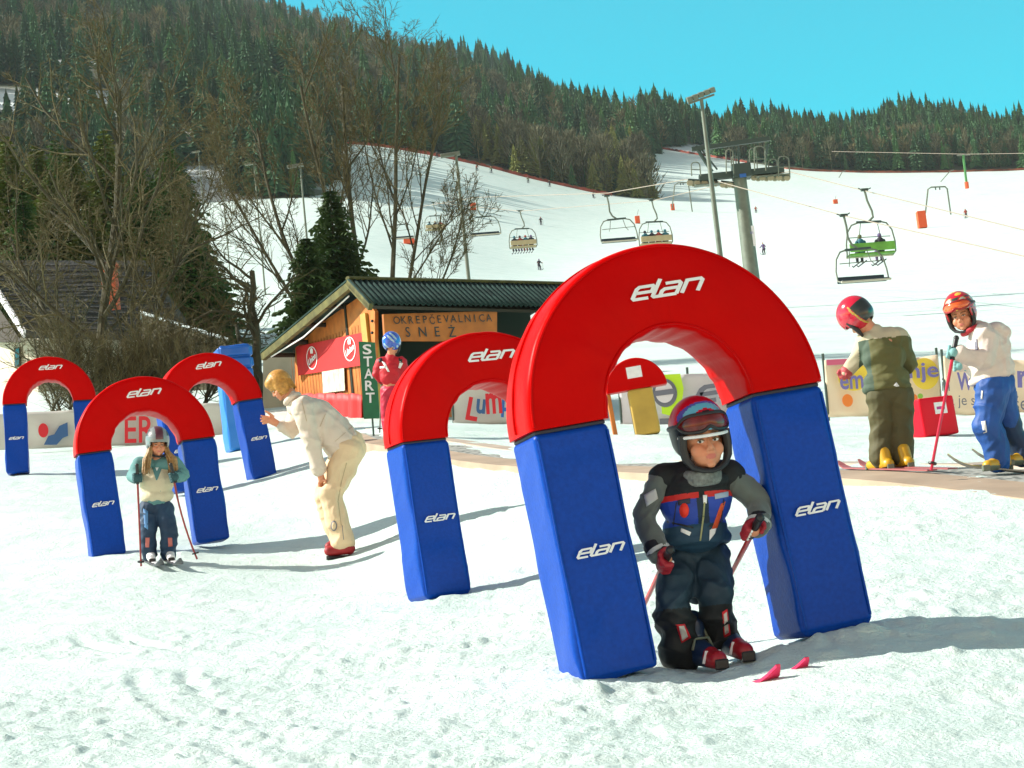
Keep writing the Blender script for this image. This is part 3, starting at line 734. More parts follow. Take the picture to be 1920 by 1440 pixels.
# fence with the colourful childish word
g, o, fn = banner('advert_fence', 'pale grey fence panel with the colourful childish word behind the second arch', [(845, 716, 850, 795, 36), (1000, 706, 1004, 797, 36)], M_bgrey, 'fence')
for ch, x, y, w_, h_, mt, r_ in (('L', 887, 768, 22, 44, M_r, 10), ('u', 902, 763, 17, 28, M_nv, 5), ('m', 926, 757, 30, 40, M_r, -4), ('p', 949, 765, 17, 38, M_b, 4), ('i', 966, 750, 8, 34, M_r, 0)):
    on_banner(x, y, 35.8, w_, h_, ch, mt, g, (math.cos(R(r_)), -math.sin(R(-r_))), bold=.03)
# banner seen through the nearest arch
g, o, fn = banner('advert_fence', 'white banner with grey letters and lime edge seen through the nearest arch', [(1160, 708, 1165, 800, 36), (1290, 701, 1295, 800, 36), (1480, 685, 1487, 792, 36)], M_bwht, 'fence', sag=.03)
patch([(1236, 704), (1275, 702), (1281, 730), (1277, 765), (1268, 785), (1240, 778)], 35.9, M_ng, 'print_field', g, .065)
disc(1246, 738, 23, 27, 35.85, M_gp, 'print_ring', g, .08); disc(1245, 737, 17, 20, 35.8, M_bwht, 'print_ring', g, .09)
patch([(1226, 735), (1264, 730), (1264, 740), (1226, 745)], 35.8, M_gp, 'print_ring', g, .10)
mb = logo_mb(1.75, frame(P(1392, 727, 35.8)+np.array([0, -.09, 0]), (1, 0, .05), (0, -1, 0)), .003, .3); mb.build('lettering', M_gp, g, smooth=False)
patch([(1236, 786), (1290, 784), (1480, 768), (1482, 788), (1290, 797), (1237, 798)], 35.9, M_gp, 'print_band', g, .07)
on_banner(1330, 786, 35.8, 118, 8, 's p o r t   o r', M_bwht, g, (1, -.06), bold=.0)
# right banners
g, o, fn = banner('advert_fence', 'cream banner with yellow patches and violet letters behind the red crate', [(1545, 676, 1553, 782, 34), (1655, 670, 1662, 780, 34), (1758, 665, 1766, 782, 34)], M_bcream, 'fence', sag=.03)
patch([(1548, 676), (1600, 674), (1600, 684), (1549, 687)], 33.9, mat('pink_print', (.65, .12, .22), .6), 'print_band', g, .085)
disc(1733, 702, 26, 30, 33.9, M_yp, 'print_field', g, .065); disc(1600, 708, 30, 26, 33.9, M_yp, 'print_field', g, .065)
disc(1588, 752, 10, 12, 33.9, M_or, 'print_dot', g, .065); disc(1712, 747, 7, 7, 33.9, M_or, 'print_dot', g, .07); disc(1724, 744, 5, 5, 33.9, M_gr, 'print_dot', g, .075)
on_banner(1596, 718, 33.8, 44, 26, 'em', M_pp, g, (1, -.05), bold=.02); on_banner(1731, 700, 33.8, 56, 38, 'nje', M_pp, g, (1, -.05), bold=.02)
g, o, fn = banner('advert_fence', 'cream banner with violet and grey lettering at the right edge', [(1768, 668, 1776, 776, 33.6), (1880, 672, 1888, 784, 33.6), (1990, 674, 1998, 790, 33.6)], M_bcream, 'fence', sag=.03)
on_banner(1772, 722, 33.4, 14, 24, 'in', M_gp, g, bold=.0); on_banner(1808, 716, 33.4, 30, 34, 'W', M_pp, g, bold=.03); on_banner(1917, 712, 33.4, 22, 32, 'r', M_pp, g, bold=.04)
on_banner(1797, 754, 33.4, 60, 26, 'da je s', M_gp, g, bold=.0); on_banner(1912, 757, 33.4, 26, 26, 'še', M_gp, g, bold=.0)
# ------------------------------------------------------------------ bare trees with real limbs
M_bark = mat('grey_brown_bark', (0.06, 0.054, 0.028), 0.9, bump=(12, .6, .03), var=(5, .25))
M_bark2 = mat('olive_twigs', (0.095, 0.080, 0.030), 0.9)
def grow(mbs, p, d, L, r, lev, q, prm, maxlev):
    """recursive limb: mbs[0] heavy wood, mbs[1] fine twigs"""
    k = prm['seg'][min(lev, 3)]; path = [Vector(p)]; rad = [r]; d = Vector(d).normalized()
    for i in range(k):
        j = prm['jit'][min(lev, 3)]
        d = (d+Vector((q.gauss(0, j), q.gauss(0, j), q.gauss(0, j)*.7+prm['up'][min(lev, 3)]))).normalized()
        path.append(path[-1]+d*L/k); rad.append(r*(1-(i+1)/k*(0.55 if lev < maxlev else .8)))
    n = (8, 6, 4, 3, 3, 3)[lev]
    mbs[0 if lev <= 1 or (lev == 2 and r > .03) else 1].tube(path, rad, n, cap=False)
    if lev >= maxlev: return
    nc = prm['n'][lev]
    for c in range(nc):
        t = prm['t0'][lev]+(0.98-prm['t0'][lev])*(c+q.random())/nc; f = t*k; a = min(int(f), k-1)
        pp = path[a]+(path[a+1]-path[a])*(f-a); dd = (path[a+1]-path[a]).normalized()
        perp = dd.cross(Vector((q.gauss(0, 1), q.gauss(0, 1), q.gauss(0, 1)))).normalized()
        ang = R(q.uniform(*prm['ang'][lev])); nd = dd*math.cos(ang)+perp*math.sin(ang)
        rr = (rad[a]+(rad[a+1]-rad[a])*(f-a))*q.uniform(.4, .65)
        grow(mbs, pp, nd, L*q.uniform(*prm['len'][lev])*(1-.35*t), max(rr, prm['rmin']), lev+1, q, prm, maxlev)
def bare_tree(label, base, stems, prm, maxlev, seed, name='bare_tree', group=None):
    q = random.Random(seed); g = thing(name, label, 'tree', tuple(base), group=group); mbs = [MB(), MB()]
    for off, d, L, r in stems: grow(mbs, Vector(base)+Vector(off), d, L, r, 0, q, prm, maxlev)
    mbs[0].build('trunk', M_bark, g, fix=False); mbs[1].build('crown', M_bark2, g, fix=False)
    return g
PR1 = dict(seg=(9, 7, 5, 3), jit=(.05, .10, .16, .2), up=(.02, .05, .05, .03), n=(17, 8, 6, 4, 3), t0=(.22, .18, .15, .2, .2), ang=((25, 60), (25, 60), (25, 65), (20, 60), (20, 50)), len=((.38, .62), (.35, .6), (.35, .6), (.4, .8), (.5, .8)), rmin=.006)
b1 = ground(190, 48, 760)
bare_tree('tall leafless tree with dense twigs in front of the white house', b1, [((0, 0, -.3), (.0, 0, 1), 8.0, .13), ((.1, .1, -.2), (.45, .1, 1), 5.5, .07), ((-.1, 0, -.2), (-.5, .1, 1), 5.6, .075)], PR1, 4, 3)
PRB = dict(PR1, n=(9, 7, 6, 4), t0=(.1, .1, .1, .2), ang=((15, 50),)*4, jit=(.12, .15, .2, .2), len=((.5, .8), (.5, .8), (.4, .7), (.4, .8)), rmin=.005)
for bx, dd, lab, sd in ((120, 46, 'bushy leafless thicket low in front of the white house wall', 5), (215, 45.5, 'bushy leafless thicket at the foot of the tall leafless tree', 6), (300, 46, 'bushy leafless thicket under the pale roof edge left of the blue padded post', 7), (370, 47, 'low brown thicket directly left of the blue padded post', 8)):
    bb = ground(bx, dd, 770); q = random.Random(sd)
    bare_tree(lab, bb, [((q.uniform(-.5, .5), q.uniform(-.3, .3), -.1), (q.uniform(-.6, .6), q.uniform(-.2, .2), 1), q.uniform(1.3, 2.3), .035) for _ in range(9)], PRB, 3, sd, 'thicket', 'leafless thickets behind the left fence')
# tall multi-stem tree behind the kiosk
PR2 = dict(seg=(10, 7, 5, 3), jit=(.035, .07, .12, .18), up=(.03, .07, .06, .03), n=(10, 7, 6, 4), t0=(.28, .2, .15, .2), ang=((14, 38), (18, 42), (20, 50), (20, 50)), len=((.3, .55), (.35, .6), (.35, .6), (.4, .8)), rmin=.008)
b2 = ground(690, 62, 690)
bare_tree('tall leafless tree with many upright stems rising behind the kiosk roof', b2, [((-.6, 0, -.3), (-.30, 0, 1), 8.4, .075), ((-.2, .2, -.3), (-.12, 0, 1), 8.9, .08), ((.1, 0, -.3), (.02, 0, 1), 9.4, .09), ((.35, .1, -.3), (.17, 0, 1), 9.5, .085), ((.6, 0, -.3), (.36, 0, 1), 8.4, .065), ((-.9, .2, -.3), (-.48, 0, 1), 8.0, .06), ((.9, -.1, -.3), (.75, -.1, 1), 5.0, .045)], PR2, 4, 12)
PR3 = dict(seg=(8, 7, 6, 4), jit=(.22, .28, .3, .3), up=(.05, .02, .0, 0), n=(10, 8, 7, 4), t0=(.3, .2, .15, .2), ang=((40, 85), (30, 80), (30, 80), (20, 60)), len=((.45, .7), (.4, .65), (.4, .6), (.4, .8)), rmin=.005)
b3 = ground(480, 47, 740)
bare_tree('gnarled leafless fruit tree above the blue padded post', b3, [((0, 0, -.2), (-.03, 0, 1), 3.5, .13), ((.15, 0, .3), (.25, 0, 1), 2.4, .08)], PR3, 3, 21)

# ------------------------------------------------------------------ nearer spruces built of drooping sprays
def spruce_mesh(h, r, seed, tiers=46, dens=1.25, ratio=.75):
    q = random.Random(seed); V = []; F = []
    for t in range(tiers):
        f = t/(tiers-1); z0 = h*(.05+.93*f); L = r*(1-f)**ratio*q.uniform(.85, 1.1)+.12; nb = int((11-5*f)*dens)
        a0 = q.random()*6.28
        for k in range(nb):
            a = a0+6.283*k/nb+q.uniform(-.25, .25); l = L*q.uniform(.5, 1.2); ca, sa = math.cos(a), math.sin(a); ns = max(4, int(l*7))
            for i in range(ns):
                u = (i+.5)/ns; cx = l*u; cz = z0-h*.035*u*(1-f)-l*.25*u*u+.10*l*u**3
                for sgn in (-1, 1):
                    w_ = (.12+.32*math.sin(math.pi*min(1, u+.15)))*l*.50+.07; tx = cx+w_*.6; ty = sgn*w_; dz = -q.uniform(.1, .5)*w_*2
                    b = len(V); e = .06+.05*l
                    for (x, y, z) in ((cx, 0, cz), (cx+e, 0, cz-.01), (tx+e*q.uniform(.2, 1), ty, cz+dz), (tx-e*.3, ty*.8, cz+dz*1.2)):
                        V.append((x*ca-y*sa, x*sa+y*ca, z))
                    F.append((b, b+1, b+2, b+3))
    return np.array(V), np.array(F)
M_spr = mat('dark_spruce_needles', (0.045, 0.105, 0.018), .8, var=(1.2, .5)); M_spr2 = mat('olive_spruce_needles', (0.10, 0.13, 0.02), .8, var=(1.0, .45))
M_spr3 = mat('green_spruce_needles', (0.045, 0.085, 0.018), .8, var=(1.4, .5))
_sp = {}
def spruce(label, px, d, top, r, mt, seed, group='tall spruces behind the house'):
    b = ground(px, d, 700); tp = P(px, top, d); h = tp[2]-b[2]
    g = thing('spruce', label, 'spruce', tuple(b), (0, 0, seed), group=group)
    key = seed % 3
    V, F = spruce_mesh(h, r, seed); o = np_mesh('crown', V, F, mt, g)
    MB().tube([(0, 0, -.3), (0, 0, h*.5), (0, 0, h*.97)], [h*.02, h*.012, .01], 8).build('trunk', M_bark, g, local=True)
for i, (px, d, top, r, mt, lab) in enumerate([
    (345, 78, 245, 2.3, M_spr, 'dark spruce with the sharpest outline, nearest the snowy gap'), (285, 74, 285, 2.3, M_spr, 'dark green spruce just right of the tall leafless tree trunk'),
    (372, 70, 380, 1.7, M_spr, 'short dark spruce at the right end of the spruce row'), (225, 82, 215, 2.3, M_spr2, 'olive green spruce rising directly behind the tall leafless tree'),
    (160, 78, 250, 2.2, M_spr2, 'olive green spruce just left of the tall leafless tree trunk'), (95, 76, 245, 2.3, M_spr2, 'olive spruce above the middle of the house roof'),
    (40, 78, 225, 2.4, M_spr2, 'olive spruce above the left end of the house roof'), (-15, 76, 260, 2.3, M_spr, 'dark spruce cut off by the left edge of the photo'),
    (130, 88, 235, 2.3, M_spr, 'dark spruce half hidden between the olive spruces'), (255, 70, 395, 1.5, M_spr2, 'short yellow green spruce above the brick chimney'), (65, 70, 330, 1.8, M_spr, 'short dark spruce low behind the house roof'),
    (315, 82, 330, 2.4, M_spr, 'broad dark spruce filling the gap behind the shed roof'), (5, 72, 330, 2.2, M_spr2, 'broad olive spruce low at the left edge behind the house'), (190, 72, 360, 2.2, M_spr2, 'broad olive spruce low behind the brick chimney'), (120, 74, 300, 2.2, M_spr2, 'broad olive spruce in the middle behind the house roof')]):
    spruce(lab, px, d, top, r, mt, i+1)
spruce('green spruce behind the kiosk roof among the leafless stems', 650, 58, 335, 1.6, M_spr3, 31, None)
spruce('low green spruce beside the taller one at the kiosk roof', 598, 56, 430, 1.3, M_spr3, 32, None)

# ------------------------------------------------------------------ kiosk
def kiosk():
    g = thing('kiosk', 'orange wooden snack kiosk with dark corrugated roof and spaced lettering over its counter', 'kiosk', tuple(P(703, 795, 40)))
    R0 = P(650, 527, 40); R1 = P(1078, 537, 44.5); E0 = P(692, 573, 38.6); E1 = P(1080, 583, 43.0); L0 = P(488, 662, 44.5)
    L1 = L0+(R1-R0)
    rust = mat('dark_green_roof_sheet', (.018, .042, .034), .75, spec=.2, var=(3, .45)); moss = mat('mossy_roof_edge', (.11, .10, .03), .9, var=(4, .4)); dk = mat('dark_rafters', (.035, .03, .02), .9)
    nrm = np.cross(R1-R0, E0-R0); nrm = nrm/np.linalg.norm(nrm); nrm = nrm*(1 if nrm[2] > 0 else -1)
    def corr(i, j): p = R0+(R1-R0)*j+(E0-R0)*i; return tuple(p+nrm*(.02*math.sin(j*2*math.pi*46)+.03))
    rf = MB().sheet(4, 46*8, corr).build('roof', rust, g, fix=False); sm = rf.modifiers.new('t', 'SOLIDIFY'); sm.thickness = .01
    MB().slab([R0, R1, E1, E0], nrm*-.06).build('roof_boards', dk, rf, smooth=False)
    n2 = np.cross(L0-R0, R1-R0); n2 = n2/np.linalg.norm(n2); n2 = n2*(1 if n2[2] > 0 else -1)
    MB().slab([R0, L0, L1, R1], n2*.03).build('roof', rust, g, smooth=False)
    v = (R1-R0)/np.linalg.norm(R1-R0)
    rk = MB(); rk.slab([R0-n2*.02, L0-n2*.02, L0-n2*.02+v*.12, R0-n2*.02+v*.12], -n2*.14); rk.slab([R0-nrm*.09, E0-nrm*.09, E0-nrm*.09+v*.1, R0-nrm*.09+v*.1], nrm*.13+v*0)
    rk.build('rake_board', moss, g, smooth=False)
    MB().tube([R0+nrm*.06, R1+nrm*.06], .06, 6, flat=.6).build('ridge_cap', moss, g)
    for k in (.25, .5, .75, .95):
        c = R0+(L0-R0)*k; MB().tube([c-n2*.12+v*.02, c-n2*.12+v*1.6], .05, 6).build('rafter', dk, g)
    MB().tube([R0-n2*.2+(L0-R0)*.06+v*.15, R0+(L0-R0)*.55-n2*.30+v*.1, R0+(L0-R0)*.93-n2*.18+v*.1], .015, 6).build('cable', M_white, g)
    # walls
    A = P(703, 800, 40); B = P(553, 800, 45)
    n0 = np.cross(B-A, (0, 0, 1)); n0 = n0/np.linalg.norm(n0)
    def onp(x, y): q = P(x, y, 1)-CAM; return CAM+q*((A-CAM).dot(n0)/q.dot(n0))
    At = onp(703, 584); Ap = onp(678, 553); Bt = onp(553, 640); B = onp(553, 800)
    back = v*.12
    wl = MB(); wl.slab([A, At, Ap, Bt, B], back*.7)
    wall = wl.build('wall', M_wood, g, smooth=False)
    pb = MB()
    for k in range(1, 26):
        f = k/26; p = A+(B-A)*f; h = At[2]+(Bt[2]-At[2])*f+.28*math.sin(math.pi*min(1, f*2.6))*.0-.08
        nq = np.cross(B-A, (0, 0, 1)); nq = nq/np.linalg.norm(nq); nq = nq if nq[1] < 0 else -nq; pb.slab([p+nq*.003, p+nq*.003+(B-A)*.003, p+nq*.003+(B-A)*.003+np.array([0, 0, h-p[2]]), p+nq*.003+np.array([0, 0, h-p[2]])], nq*.004)
    pb.build('board_joint', mat('brown_joint', (.30, .10, .02), .8), wall, smooth=False)
    C1 = P(1080, 800, 43.5)
    u = (C1-A)/np.linalg.norm(C1-A)
    inn = np.array([-u[1], u[0], 0])
    W0 = A+inn*.1; 
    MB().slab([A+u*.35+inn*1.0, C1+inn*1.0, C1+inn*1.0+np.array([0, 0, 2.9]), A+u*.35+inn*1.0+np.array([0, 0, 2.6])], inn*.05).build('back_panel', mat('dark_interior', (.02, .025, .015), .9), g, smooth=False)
    MB().slab([A+u*.3+np.array([0, 0, .1]), C1+np.array([0, 0, .1]), C1+np.array([0, 0, .95]), A+u*.3+np.array([0, 0, .95])], inn*.06).build('counter', M_wood, g, smooth=False)
    MB().box((0, 0, 0), (.26, .16, 2.1), frame(A+np.array([.08, -.1, 1.08]), u, (0, 0, 1))).build('corner_post', M_yel, g, smooth=False)
    bl = MB()
    for yy in (603, 625): bl.ell(P(693, yy, 39.8)+np.array([.05, -.03, 0]), (.03, .02, .03), seg=10)
    bl.build('bolt', M_black, g)
    # red banner with two round emblems, poster and red curtain on the gable wall
    w_ = (B-A)/np.linalg.norm(B-A); off = -back*1.0
    nw = np.cross(B-A, (0, 0, 1)); nw = nw/np.linalg.norm(nw); nw = nw if nw[1] < 0 else -nw
    def onwall(x, y):
        q = P(x, y, 1)-CAM; t = ((A-CAM).dot(nw))/q.dot(nw); return CAM+q*t+nw*.05
    q4 = [onwall(560, 650), onwall(686, 623), onwall(688, 684), onwall(564, 704)]
    cl = MB().slab(q4, nw*.01).build('red_banner', M_rb, g, smooth=False)
    for (cx, cy) in ((591, 671), (662, 654)):
        c = onwall(cx, cy)+nw*.02; M = frame(c, -w_, nw) @ Matrix.Diagonal((1.6, 1, 1, 1))
        ring = MB(); ro, ri = .235, .215; n = 36
        for i in range(n):
            a0, a1 = 2*math.pi*i/n, 2*math.pi*(i+1)/n
            ring.prism([(ri*math.cos(a0), ri*math.sin(a0)), (ro*math.cos(a0), ro*math.sin(a0)), (ro*math.cos(a1), ro*math.sin(a1)), (ri*math.cos(a1), ri*math.sin(a1))], .004, M)
        M2 = M @ Matrix.Rotation(R(24), 4, 'Z')
        text_mb('Union', .36, .13, M2 @ Matrix.Translation((0, -.02, 0)), .3, .03, .004, mb=ring)
        ring.prism([(-.05, .09), (.05, .09), (.06, .17), (.02, .2), (-.03, .2), (-.06, .15)], .004, M)
        ring.build('emblem', M_white, cl, smooth=False)
    MB().slab([onwall(609, 697), onwall(650, 690), onwall(652, 732), onwall(611, 737)], nw*.01).build('poster', mat('pale_poster', (.5, .52, .40), .6, var=(6, .4)), g, smooth=False)
    def cur(i, j): p = onwall(556+136*j, 738+62*i+2*math.sin(j*40)); return tuple(p+nw*(.12+.05*math.sin(j*37)+.02*math.sin(j*91)))
    o = MB().sheet(5, 80, cur).build('curtain', M_rb, g, fix=False); o.modifiers.new('t', 'SOLIDIFY').thickness = .01
    # lettered board over the counter
    s0, s1, s2, s3 = P(719, 589, 39.6), P(932, 583, 41.3), P(932, 640, 41.3), P(722, 639, 39.6)
    MB().slab([s0, s1, s2, s3], inn*.05).build('sign_board', M_wood2, g, smooth=False)
    L = MB()
    def sgn(x, y, ch, h):
        f = (x-720)/212; c = P(x, y, 39.6+1.7*f)-inn*.03; text_mb(ch, None, h*(1.3 if ch in 'ČŽ' else 1), frame(c, s1-s0, -inn), bold=.0, t=0, mb=L)
    for i, ch in enumerate('OKREPČEVALNICA'): sgn(742+i*13.3, 601.0-i*.35, ch, .145)
    for i, ch in enumerate('SNEŽ'): sgn(763+i*27.5, 623.0-(3 if ch == 'Ž' else 0)*.5-i*.4, ch, .19)
    L.build('lettering', M_black, g, smooth=False)
    MB().slab([P(493, 675, 46.5), P(556, 640, 46.5), P(556, 800, 46.5), P(493, 800, 46.5)], (0, .1, 0)).build('side_wall', mat('grey_plaster', (.42, .40, .30), .8, var=(2, .15)), g, smooth=False)
M_rb = mat('red_cloth', (.55, .012, .012), .6, var=(3, .15)); M_wood2 = mat('orange_sign_board', (.45, .13, .012), .6, var=(4, .2))
kiosk()

# ------------------------------------------------------------------ white house
def house():
    g = thing('house', 'white house with steep dark shingle roof and brick chimney behind the leafless tree', 'house', tuple(P(72, 720, 60)))
    wht = mat('cream_plaster', (.62, .56, .44), .85, var=(1.5, .12)); shg = mat('dark_shingles', (.05, .05, .045), .85, var=(9, .5), bump=(14, 1, .08)); drk = mat('dark_boards', (.05, .04, .03), .9)
    C_ = P(72, 810, 60); Ct = P(72, 632, 60); L = P(-160, 830, 66); Lt = P(-160, 640, 66); Rr = P(345, 790, 64); Rt = P(345, 640, 64)
    MB().slab([C_, Ct, Lt, L], (0, .2, 0)).build('wall', wht, g, smooth=False)
    MB().slab([C_+np.array([.01, .01, 0]), Ct+np.array([.01, .01, 0]), Rt, Rr], (0, .2, 0)).build('wall', wht, g, smooth=False)
    G0 = P(-40, 497, 64); G1 = P(270, 497, 67); E0 = P(47, 634, 59); E1 = P(350, 640, 63)
    n = np.cross(G1-G0, E0-G0); n = n/np.linalg.norm(n); n = n*(1 if n[2] > 0 else -1)
    rf = MB().slab([G0, G1, P(348, 608, 65), E1, E0], n*.15).build('roof', shg, g, smooth=False)
    sb = MB()
    for k in range(1, 14):
        a = G0+(E0-G0)*k/14; b = G1+(E1-G1)*k/14; sb.slab([a+n*.152, b+n*.152, b+n*.152+(E0-G0)*.012, a+n*.152+(E0-G0)*.012], n*.03)
    sb.build('shingle_course', shg, rf, smooth=False)
    MB().slab([E0+n*.02, G0+n*.02, G0+n*.02-(G1-G0)*.012, E0+n*.02-(G1-G0)*.012], n*.22).build('barge_board', M_white, g, smooth=False)
    MB().slab([P(-260, 655, 70), G0-np.array([.1, 0, .25]), E0-np.array([.1, 0, .1]), P(-60, 640, 64)], (0, .1, 0)).build('gable_boards', drk, g, smooth=False)
    wn = MB().slab([P(27, 652, 61.0), P(38, 650, 60.7), P(38, 686, 60.7), P(27, 690, 61.0)], (0, .08, 0)).build('window_frame', drk, g, smooth=False)
    MB().slab([P(29, 655, 60.9), P(36, 653, 60.65), P(36, 683, 60.65), P(29, 687, 60.9)], (0, -.02, 0)).build('pane', mat('dark_glass', (.02, .03, .03), .1), wn, smooth=False)
    ch = MB(); c = P(207, 538, 60); ch.box((c[0], c[1], c[2]), (.40, .45, 1.25)); ch.box((c[0], c[1], c[2]+.60), (.50, .54, .1)); cb = mat('brick', (.50, .11, .05), .85, var=(9, .3))
    ch.build('chimney', cb, g, smooth=False)
    for i, a in enumerate(np.linspace(0, 1, 3)):
        pass
house()
def shed():
    g = thing('shed', 'low dark wooden shed with a pale roof edge left of the blue padded post', 'shed', tuple(P(420, 740, 54)))
    a, b = P(262, 582, 57), P(428, 633, 54); bk = np.array([-.6, 3.2, .5])
    MB().slab([a, b, b+bk, a+bk], (0, 0, -.08)).build('roof', mat('snow_dusted_roof', (.45, .5, .5), .6, var=(5, .3)), g, smooth=False)
    MB().slab([P(266, 590, 57), P(424, 640, 54), P(424, 800, 54), P(266, 800, 57)], (0, .1, 0)).build('wall', mat('dark_shed_boards', (.06, .05, .025), .9, var=(3, .4)), g, smooth=False)
shed()

# ------------------------------------------------------------------ poles
def pole(label, x0, y0, x1, y1, d, r, head=None, name='lamp_post', cat='lamp post', base_ext=6):
    top = P(x0, y0, d); b = ground((x1), d, y1+60); g = thing(name, label, cat, tuple(b)); b = np.array(b); b[:2] = top[:2]
    b[2] = G(b[0], b[1])-.3
    MB().tube([b, (b+top)/2, top], [r*1.25, r*1.1, r*.8], 10).build('pole', M_steel, g)
    if head == 'flood':
        m = MB(); m.box((0, 0, 0), (1.3, .10, .08), frame(top, (1, 0, .25), (0, 0, 1)))
        m.build('crossbar', M_steel, g)
        for k in (-.55, -.28, 0, .28, .55):
            c = top+np.array([k, -.05, .2+k*.3]); h = MB(); h.box((0, 0, 0), (.26, .22, .24), frame(c, (1, .1, .25), (.1, -.4, 1))); h.build('floodlight', M_steel, g, bevel=.02, smooth=False)
    if head == 'lamp':
        h = MB(); h.box((0, 0, 0), (.7, .22, .12), frame(top+np.array([-.2, 0, .04]), (1, 0, .05), (0, 0, 1))); h.build('lamp_head', M_steel, g, bevel=.02, smooth=False)
    return g
pole('tall floodlight mast leaning over the lift tower, lamps against the sky', 1315, 186, 1350, 470, 100, .11, 'flood')
pole('slim tall lamp post rising behind the right half of the kiosk roof', 855, 291, 876, 530, 75, .06, 'lamp')
for x0, y0, x1, y1, d, lab in ((563, 312, 580, 480, 90, 'slim lamp post among the leafless stems left of the kiosk spruce'), (476, 308, 490, 420, 130, 'lamp post above the gnarled fruit tree'), (372, 285, 380, 340, 180, 'small distant lamp post at the right of the dark spruces'), (414, 312, 424, 420, 160, 'distant lamp post just right of the dark spruces')):
    pole(lab, x0, y0, x1, y1, d, .045, 'lamp')

# ------------------------------------------------------------------ lift tower
def tower():
    d = 115; g = thing('lift_tower', 'chairlift tower with wheel trains, walkways and a small white notice', 'lift tower', tuple(ground(1400, d, 560)))
    S = d/FPX; top = P(1387, 335, d); bt = np.array([top[0], top[1], G(top[0], top[1])-.5])
    MB().tube([bt, top], [.44, .36], 24).build('column', M_steel, g)
    nt_ = MB().box(tuple(P(1405, 443, d-.75)), (.62, .05, 1.12)).build('notice', M_white, g, smooth=False)
    text_mb('V iii', .4, .16, frame(P(1405, 436, d-.80), (1, 0, 0), (0, -1, 0)), mb=None).build('print', M_pp, nt_, smooth=False)
    def pp(x, y, dd=0): return P(x, y, d+dd)
    ar = MB(); ar.box((0, 0, 0), (4.6, .45, .34), frame(pp(1390, 326), (1, 0, 0), (0, 0, 1))); ar.box(tuple(pp(1390, 322)), (1.0, .9, .75)); ar.build('crossarm', M_dsteel, g, bevel=.03, smooth=False)
    MB().box(tuple(pp(1393, 329, -.6)), (.35, .02, .2)).build('badge', M_b, g, smooth=False)
    gt = MB(); gt.box((0, 0, 0), (4.25, .22, .24), frame(pp(1370, 270), (1, 0, .035), (0, 0, 1))); gt.build('gantry_beam', M_dsteel, g, smooth=False)
    tb = MB()
    for a, b, r in (((1304, 274), (1335, 322), .11), ((1312, 276), (1345, 318), .05), ((1440, 270), (1435, 300), .06), ((1435, 300), (1437, 320), .05), ((1384, 275), (1386, 320), .05), ((1378, 275), (1381, 320), .03)):
        tb.tube([pp(*a), pp(*b)], r, 8)
    tb.build('gantry_strut', M_dsteel, g)
    for k, (x0, x1, y0, y1, dd) in enumerate(((1296, 1312, 306, 330, -1), (1361, 1374, 282, 325, -1), (1371, 1384, 294, 332, 1.2), (1405, 1418, 280, 318, 1.5), (1414, 1434, 276, 320, -1), (1441, 1457, 300, 330, 0), (1459, 1479, 295, 332, -1.2))):
        c = (x0+x1)/2; r_ = MB(); w_ = (x1-x0)/2
        arc_ = [pp(c-w_*math.cos(t), y0+4-6*math.sin(t), dd) for t in np.linspace(0, math.pi, 8)]
        r_.tube([pp(x0+1, y1, dd)]+arc_+[pp(x1+2, y1, dd)], .035, 6); r_.tube([pp(x0+1, (y0+y1)/2, dd), pp(x1+1, (y0+y1)/2, dd)], .025, 6)
        r_.tube([pp(x0+1, y1-3, dd), pp(x0+1, y1-3, dd+1.6)], .03, 6); r_.build('walkway_rail', M_steel, g)
    fl = MB(); fl.box((0, 0, 0), (1.9, .5, .05), frame(pp(1335, 346), (1, .1, 0), (0, 0, 1))); fl.box((0, 0, 0), (1.9, .5, .05), frame(pp(1448, 330), (1, .1, 0), (0, 0, 1))); fl.build('walkway', M_steel, g, smooth=False)
    for xs, xe, yy, n in ((1290, 1345, 341, 8), (1352, 1378, 344, 4), (1410, 1480, 331, 9)):
        fr = MB(); fr.tube([pp(xs, yy-4), pp(xe, yy-1)], .06, 6); o = fr.build('wheel_train', M_dsteel, g)
        for i in range(n):
            x = xs+(xe-xs)*(i+.5)/n; c = pp(x, yy+2+(i % 2)*1.0, (i % 2)*.3)
            MB().tube([c+np.array([0, -.06, 0]), c+np.array([0, .06, 0])], .17, 14).build('wheel', M_wheel, o)
M_wheel = mat('worn_wheel', (.38, .35, .24), .7)
tower()
# ------------------------------------------------------------------ haul ropes
def rope(label, pts_, r=.025):
    pth = [];
    for i in range(len(pts_)-1):
        a = P(*pts_[i]); b = P(*pts_[i+1]); n = 10
        for k in range(n): t = k/n; pth.append(a+(b-a)*t)
    pth.append(P(*pts_[-1])); o = MB().tube(pth, r, 6).build('haul_rope', M_rope, None); tag(o, label, 'cable', 'haul ropes of the chairlift')
M_rope = mat('steel_rope', (.33, .28, .22), .6)
rope('lift cable carrying the empty chair in front, passing the left side of the tower', [(2100, 521, 68), (1910, 478, 76), (1584, 405, 94), (1345, 340, 115), (1290, 336, 118), (1140, 362, 135), (893, 370, 164), (745, 395, 215)])
rope('lift cable carrying the chair with the green back, passing the right side of the tower', [(2100, 478, 72), (1910, 429, 80), (1622, 358, 100), (1480, 322, 114), (1410, 332, 118), (1225, 376, 148), (975, 396, 180), (812, 380, 240)])
rope('thin drag lift cable running in front of the wood at the right', [(2300, 282, 480), (1812, 289, 560), (1560, 284, 640)], .06)

